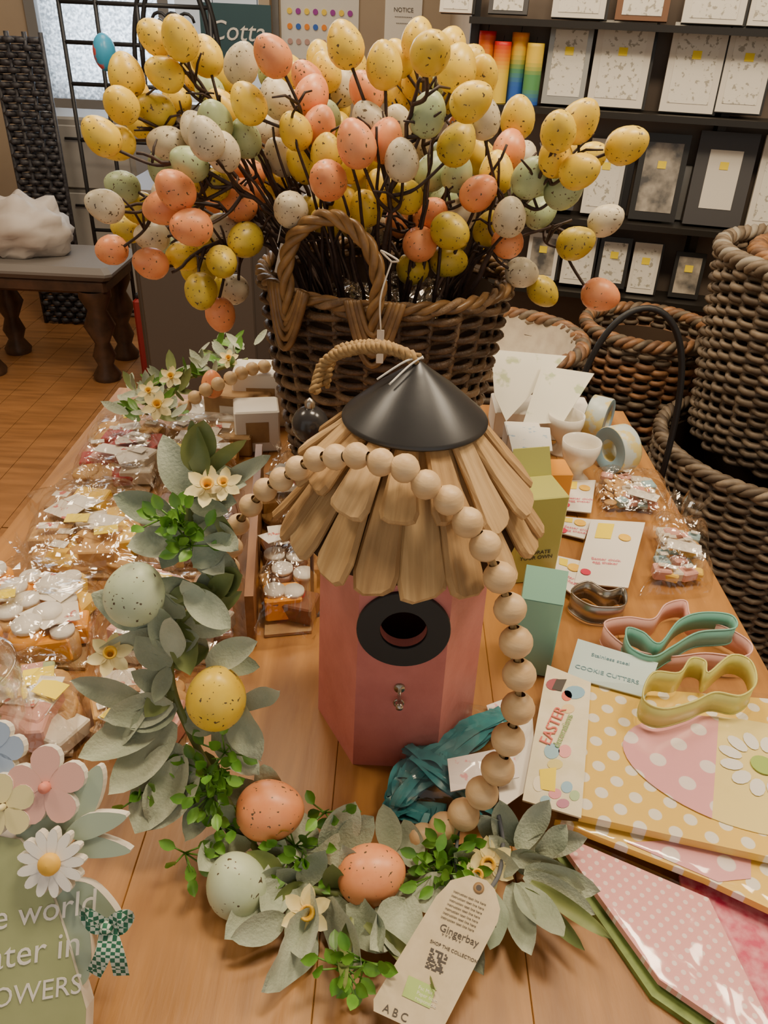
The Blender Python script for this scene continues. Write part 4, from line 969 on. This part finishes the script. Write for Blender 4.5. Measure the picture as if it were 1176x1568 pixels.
for u,v,s in [(242,622,.015),(262,578,.012),(228,600,.011),(350,550,.011)]: narcissus(BWp(u,v,.085),V((.1,-.7,.8)),s)
g.add(EGGG,EG['P'],Tr(BWp(325,588,.075))@S(.015,.015,.02)); g.obj('flowers',w2)

# ================= BASKETS ON RIGHT (floor) =================
bs=empty('storage_basket_stack')
g=MB(); wicker(g,V((.79,1.40,.001)),.19,.235,.56,54,38,.0060,WG,rimr=.009,rimm=WG,seed=3,amp=1.6); g.obj('lower_basket',bs)
g=MB(); wicker(g,V((.82,1.43,.56)),.185,.225,.36,34,38,.0060,WG,rimr=.010,rimm=[mat('wicker_pale',(.28,.25,.20),rough=.6)]+WG,seed=5,amp=1.6); g.obj('upper_basket',bs)
g=MB(); wicker(g,V((.85,1.45,.66)),.15,.18,.25,20,28,.007,WO,rimr=.012,rimm=WO,seed=6); g.obj('nested_willow_basket',bs)
g=MB(); wicker(g,V((.605,1.80,.001)),.12,.145,.66,56,26,.0066,WO+WG,rimr=.010,rimm=WO+WG[:1],seed=7); g.obj('willow_basket')
g=MB(); wicker(g,V((.25,1.68,.001)),.14,.175,.66,50,26,.0072,WO+WG,rimr=.010,rimm=WO+WG[:1],seed=8)
LIN=mat('linen_lining',(.48,.42,.33),(.40,.34,.27),rough=.9,scale=40)
vs,fs=lathe([(.166,.67),(.16,.66),(.14,.60),(.10,.58),(1e-4,.58)],40); vs=[(a*(1+.04*noise.noise(V((a*30,b*30,c*20)))),b,c+.02*noise.noise(V((a*20,b*20,1)))) for a,b,c in vs]
g.add((vs,fs),LIN,Tr((.25,1.68,.001))); g.obj('lined_basket')
g=MB(); cx_,cy_=.440,1.33; top=WY(890,467,1.33).z
g.add(tube([(cx_-.100*cos(t)*1.0,cy_,.45+ (top-.45)*max(0,sin(t))**.5) for t in [pi*k/30 for k in range(31)]],.006,8),BLACK)
for z,r in ((.45,.100),(.35,.095),(.25,.09),(.0+.01,.08)): g.add(tube([(cx_+r*cos(t),cy_+r*sin(t),z) for t in [2*pi*k/28 for k in range(28)]],.004,6,True),BLACK)
for k in range(14): t=2*pi*k/14; g.add(tube([(cx_+.100*cos(t),cy_+.100*sin(t),.45),(cx_+.080*cos(t),cy_+.080*sin(t),.01)],.003,5),BLACK)
g.obj('wire_trug')

# ================= LIGHT =================
def area(name,loc,rot,sx,sy,e,col):
    l=bpy.data.lights.new(name,'AREA'); l.shape='RECTANGLE'; l.size=sx; l.size_y=sy; l.energy=e; l.color=col
    o=bpy.data.objects.new(name,l); o.location=loc; o.rotation_euler=rot; bpy.context.scene.collection.objects.link(o); return o
WC=(1,.80,.55)
area('ceiling_light_front',(.30,.70,2.55),(0,0,0),.45,.3,25,WC)
area('ceiling_light_middle',(-.25,1.75,2.55),(0,0,0),.35,1.0,28,WC)
area('ceiling_light_left',(-1.3,.9,2.55),(0,0,0),.5,.5,22,WC)
area('ceiling_light_back',(-.9,3.1,2.55),(0,0,0),.8,.8,18,(1,.86,.68))
area('ceiling_light_right',(1.25,.75,2.55),(0,0,0),.5,.5,25,WC)
area('window_daylight',((WX0+WX1)/2,YB+.25,1.6),(radians(90),0,pi),1.2,1.4,45,(.80,.90,1))
wd_=bpy.data.worlds.new('world'); bpy.context.scene.world=wd_; wd_.use_nodes=True
bgn=wd_.node_tree.nodes['Background']; bgn.inputs[0].default_value=(.95,.90,.82,1); bgn.inputs[1].default_value=.65
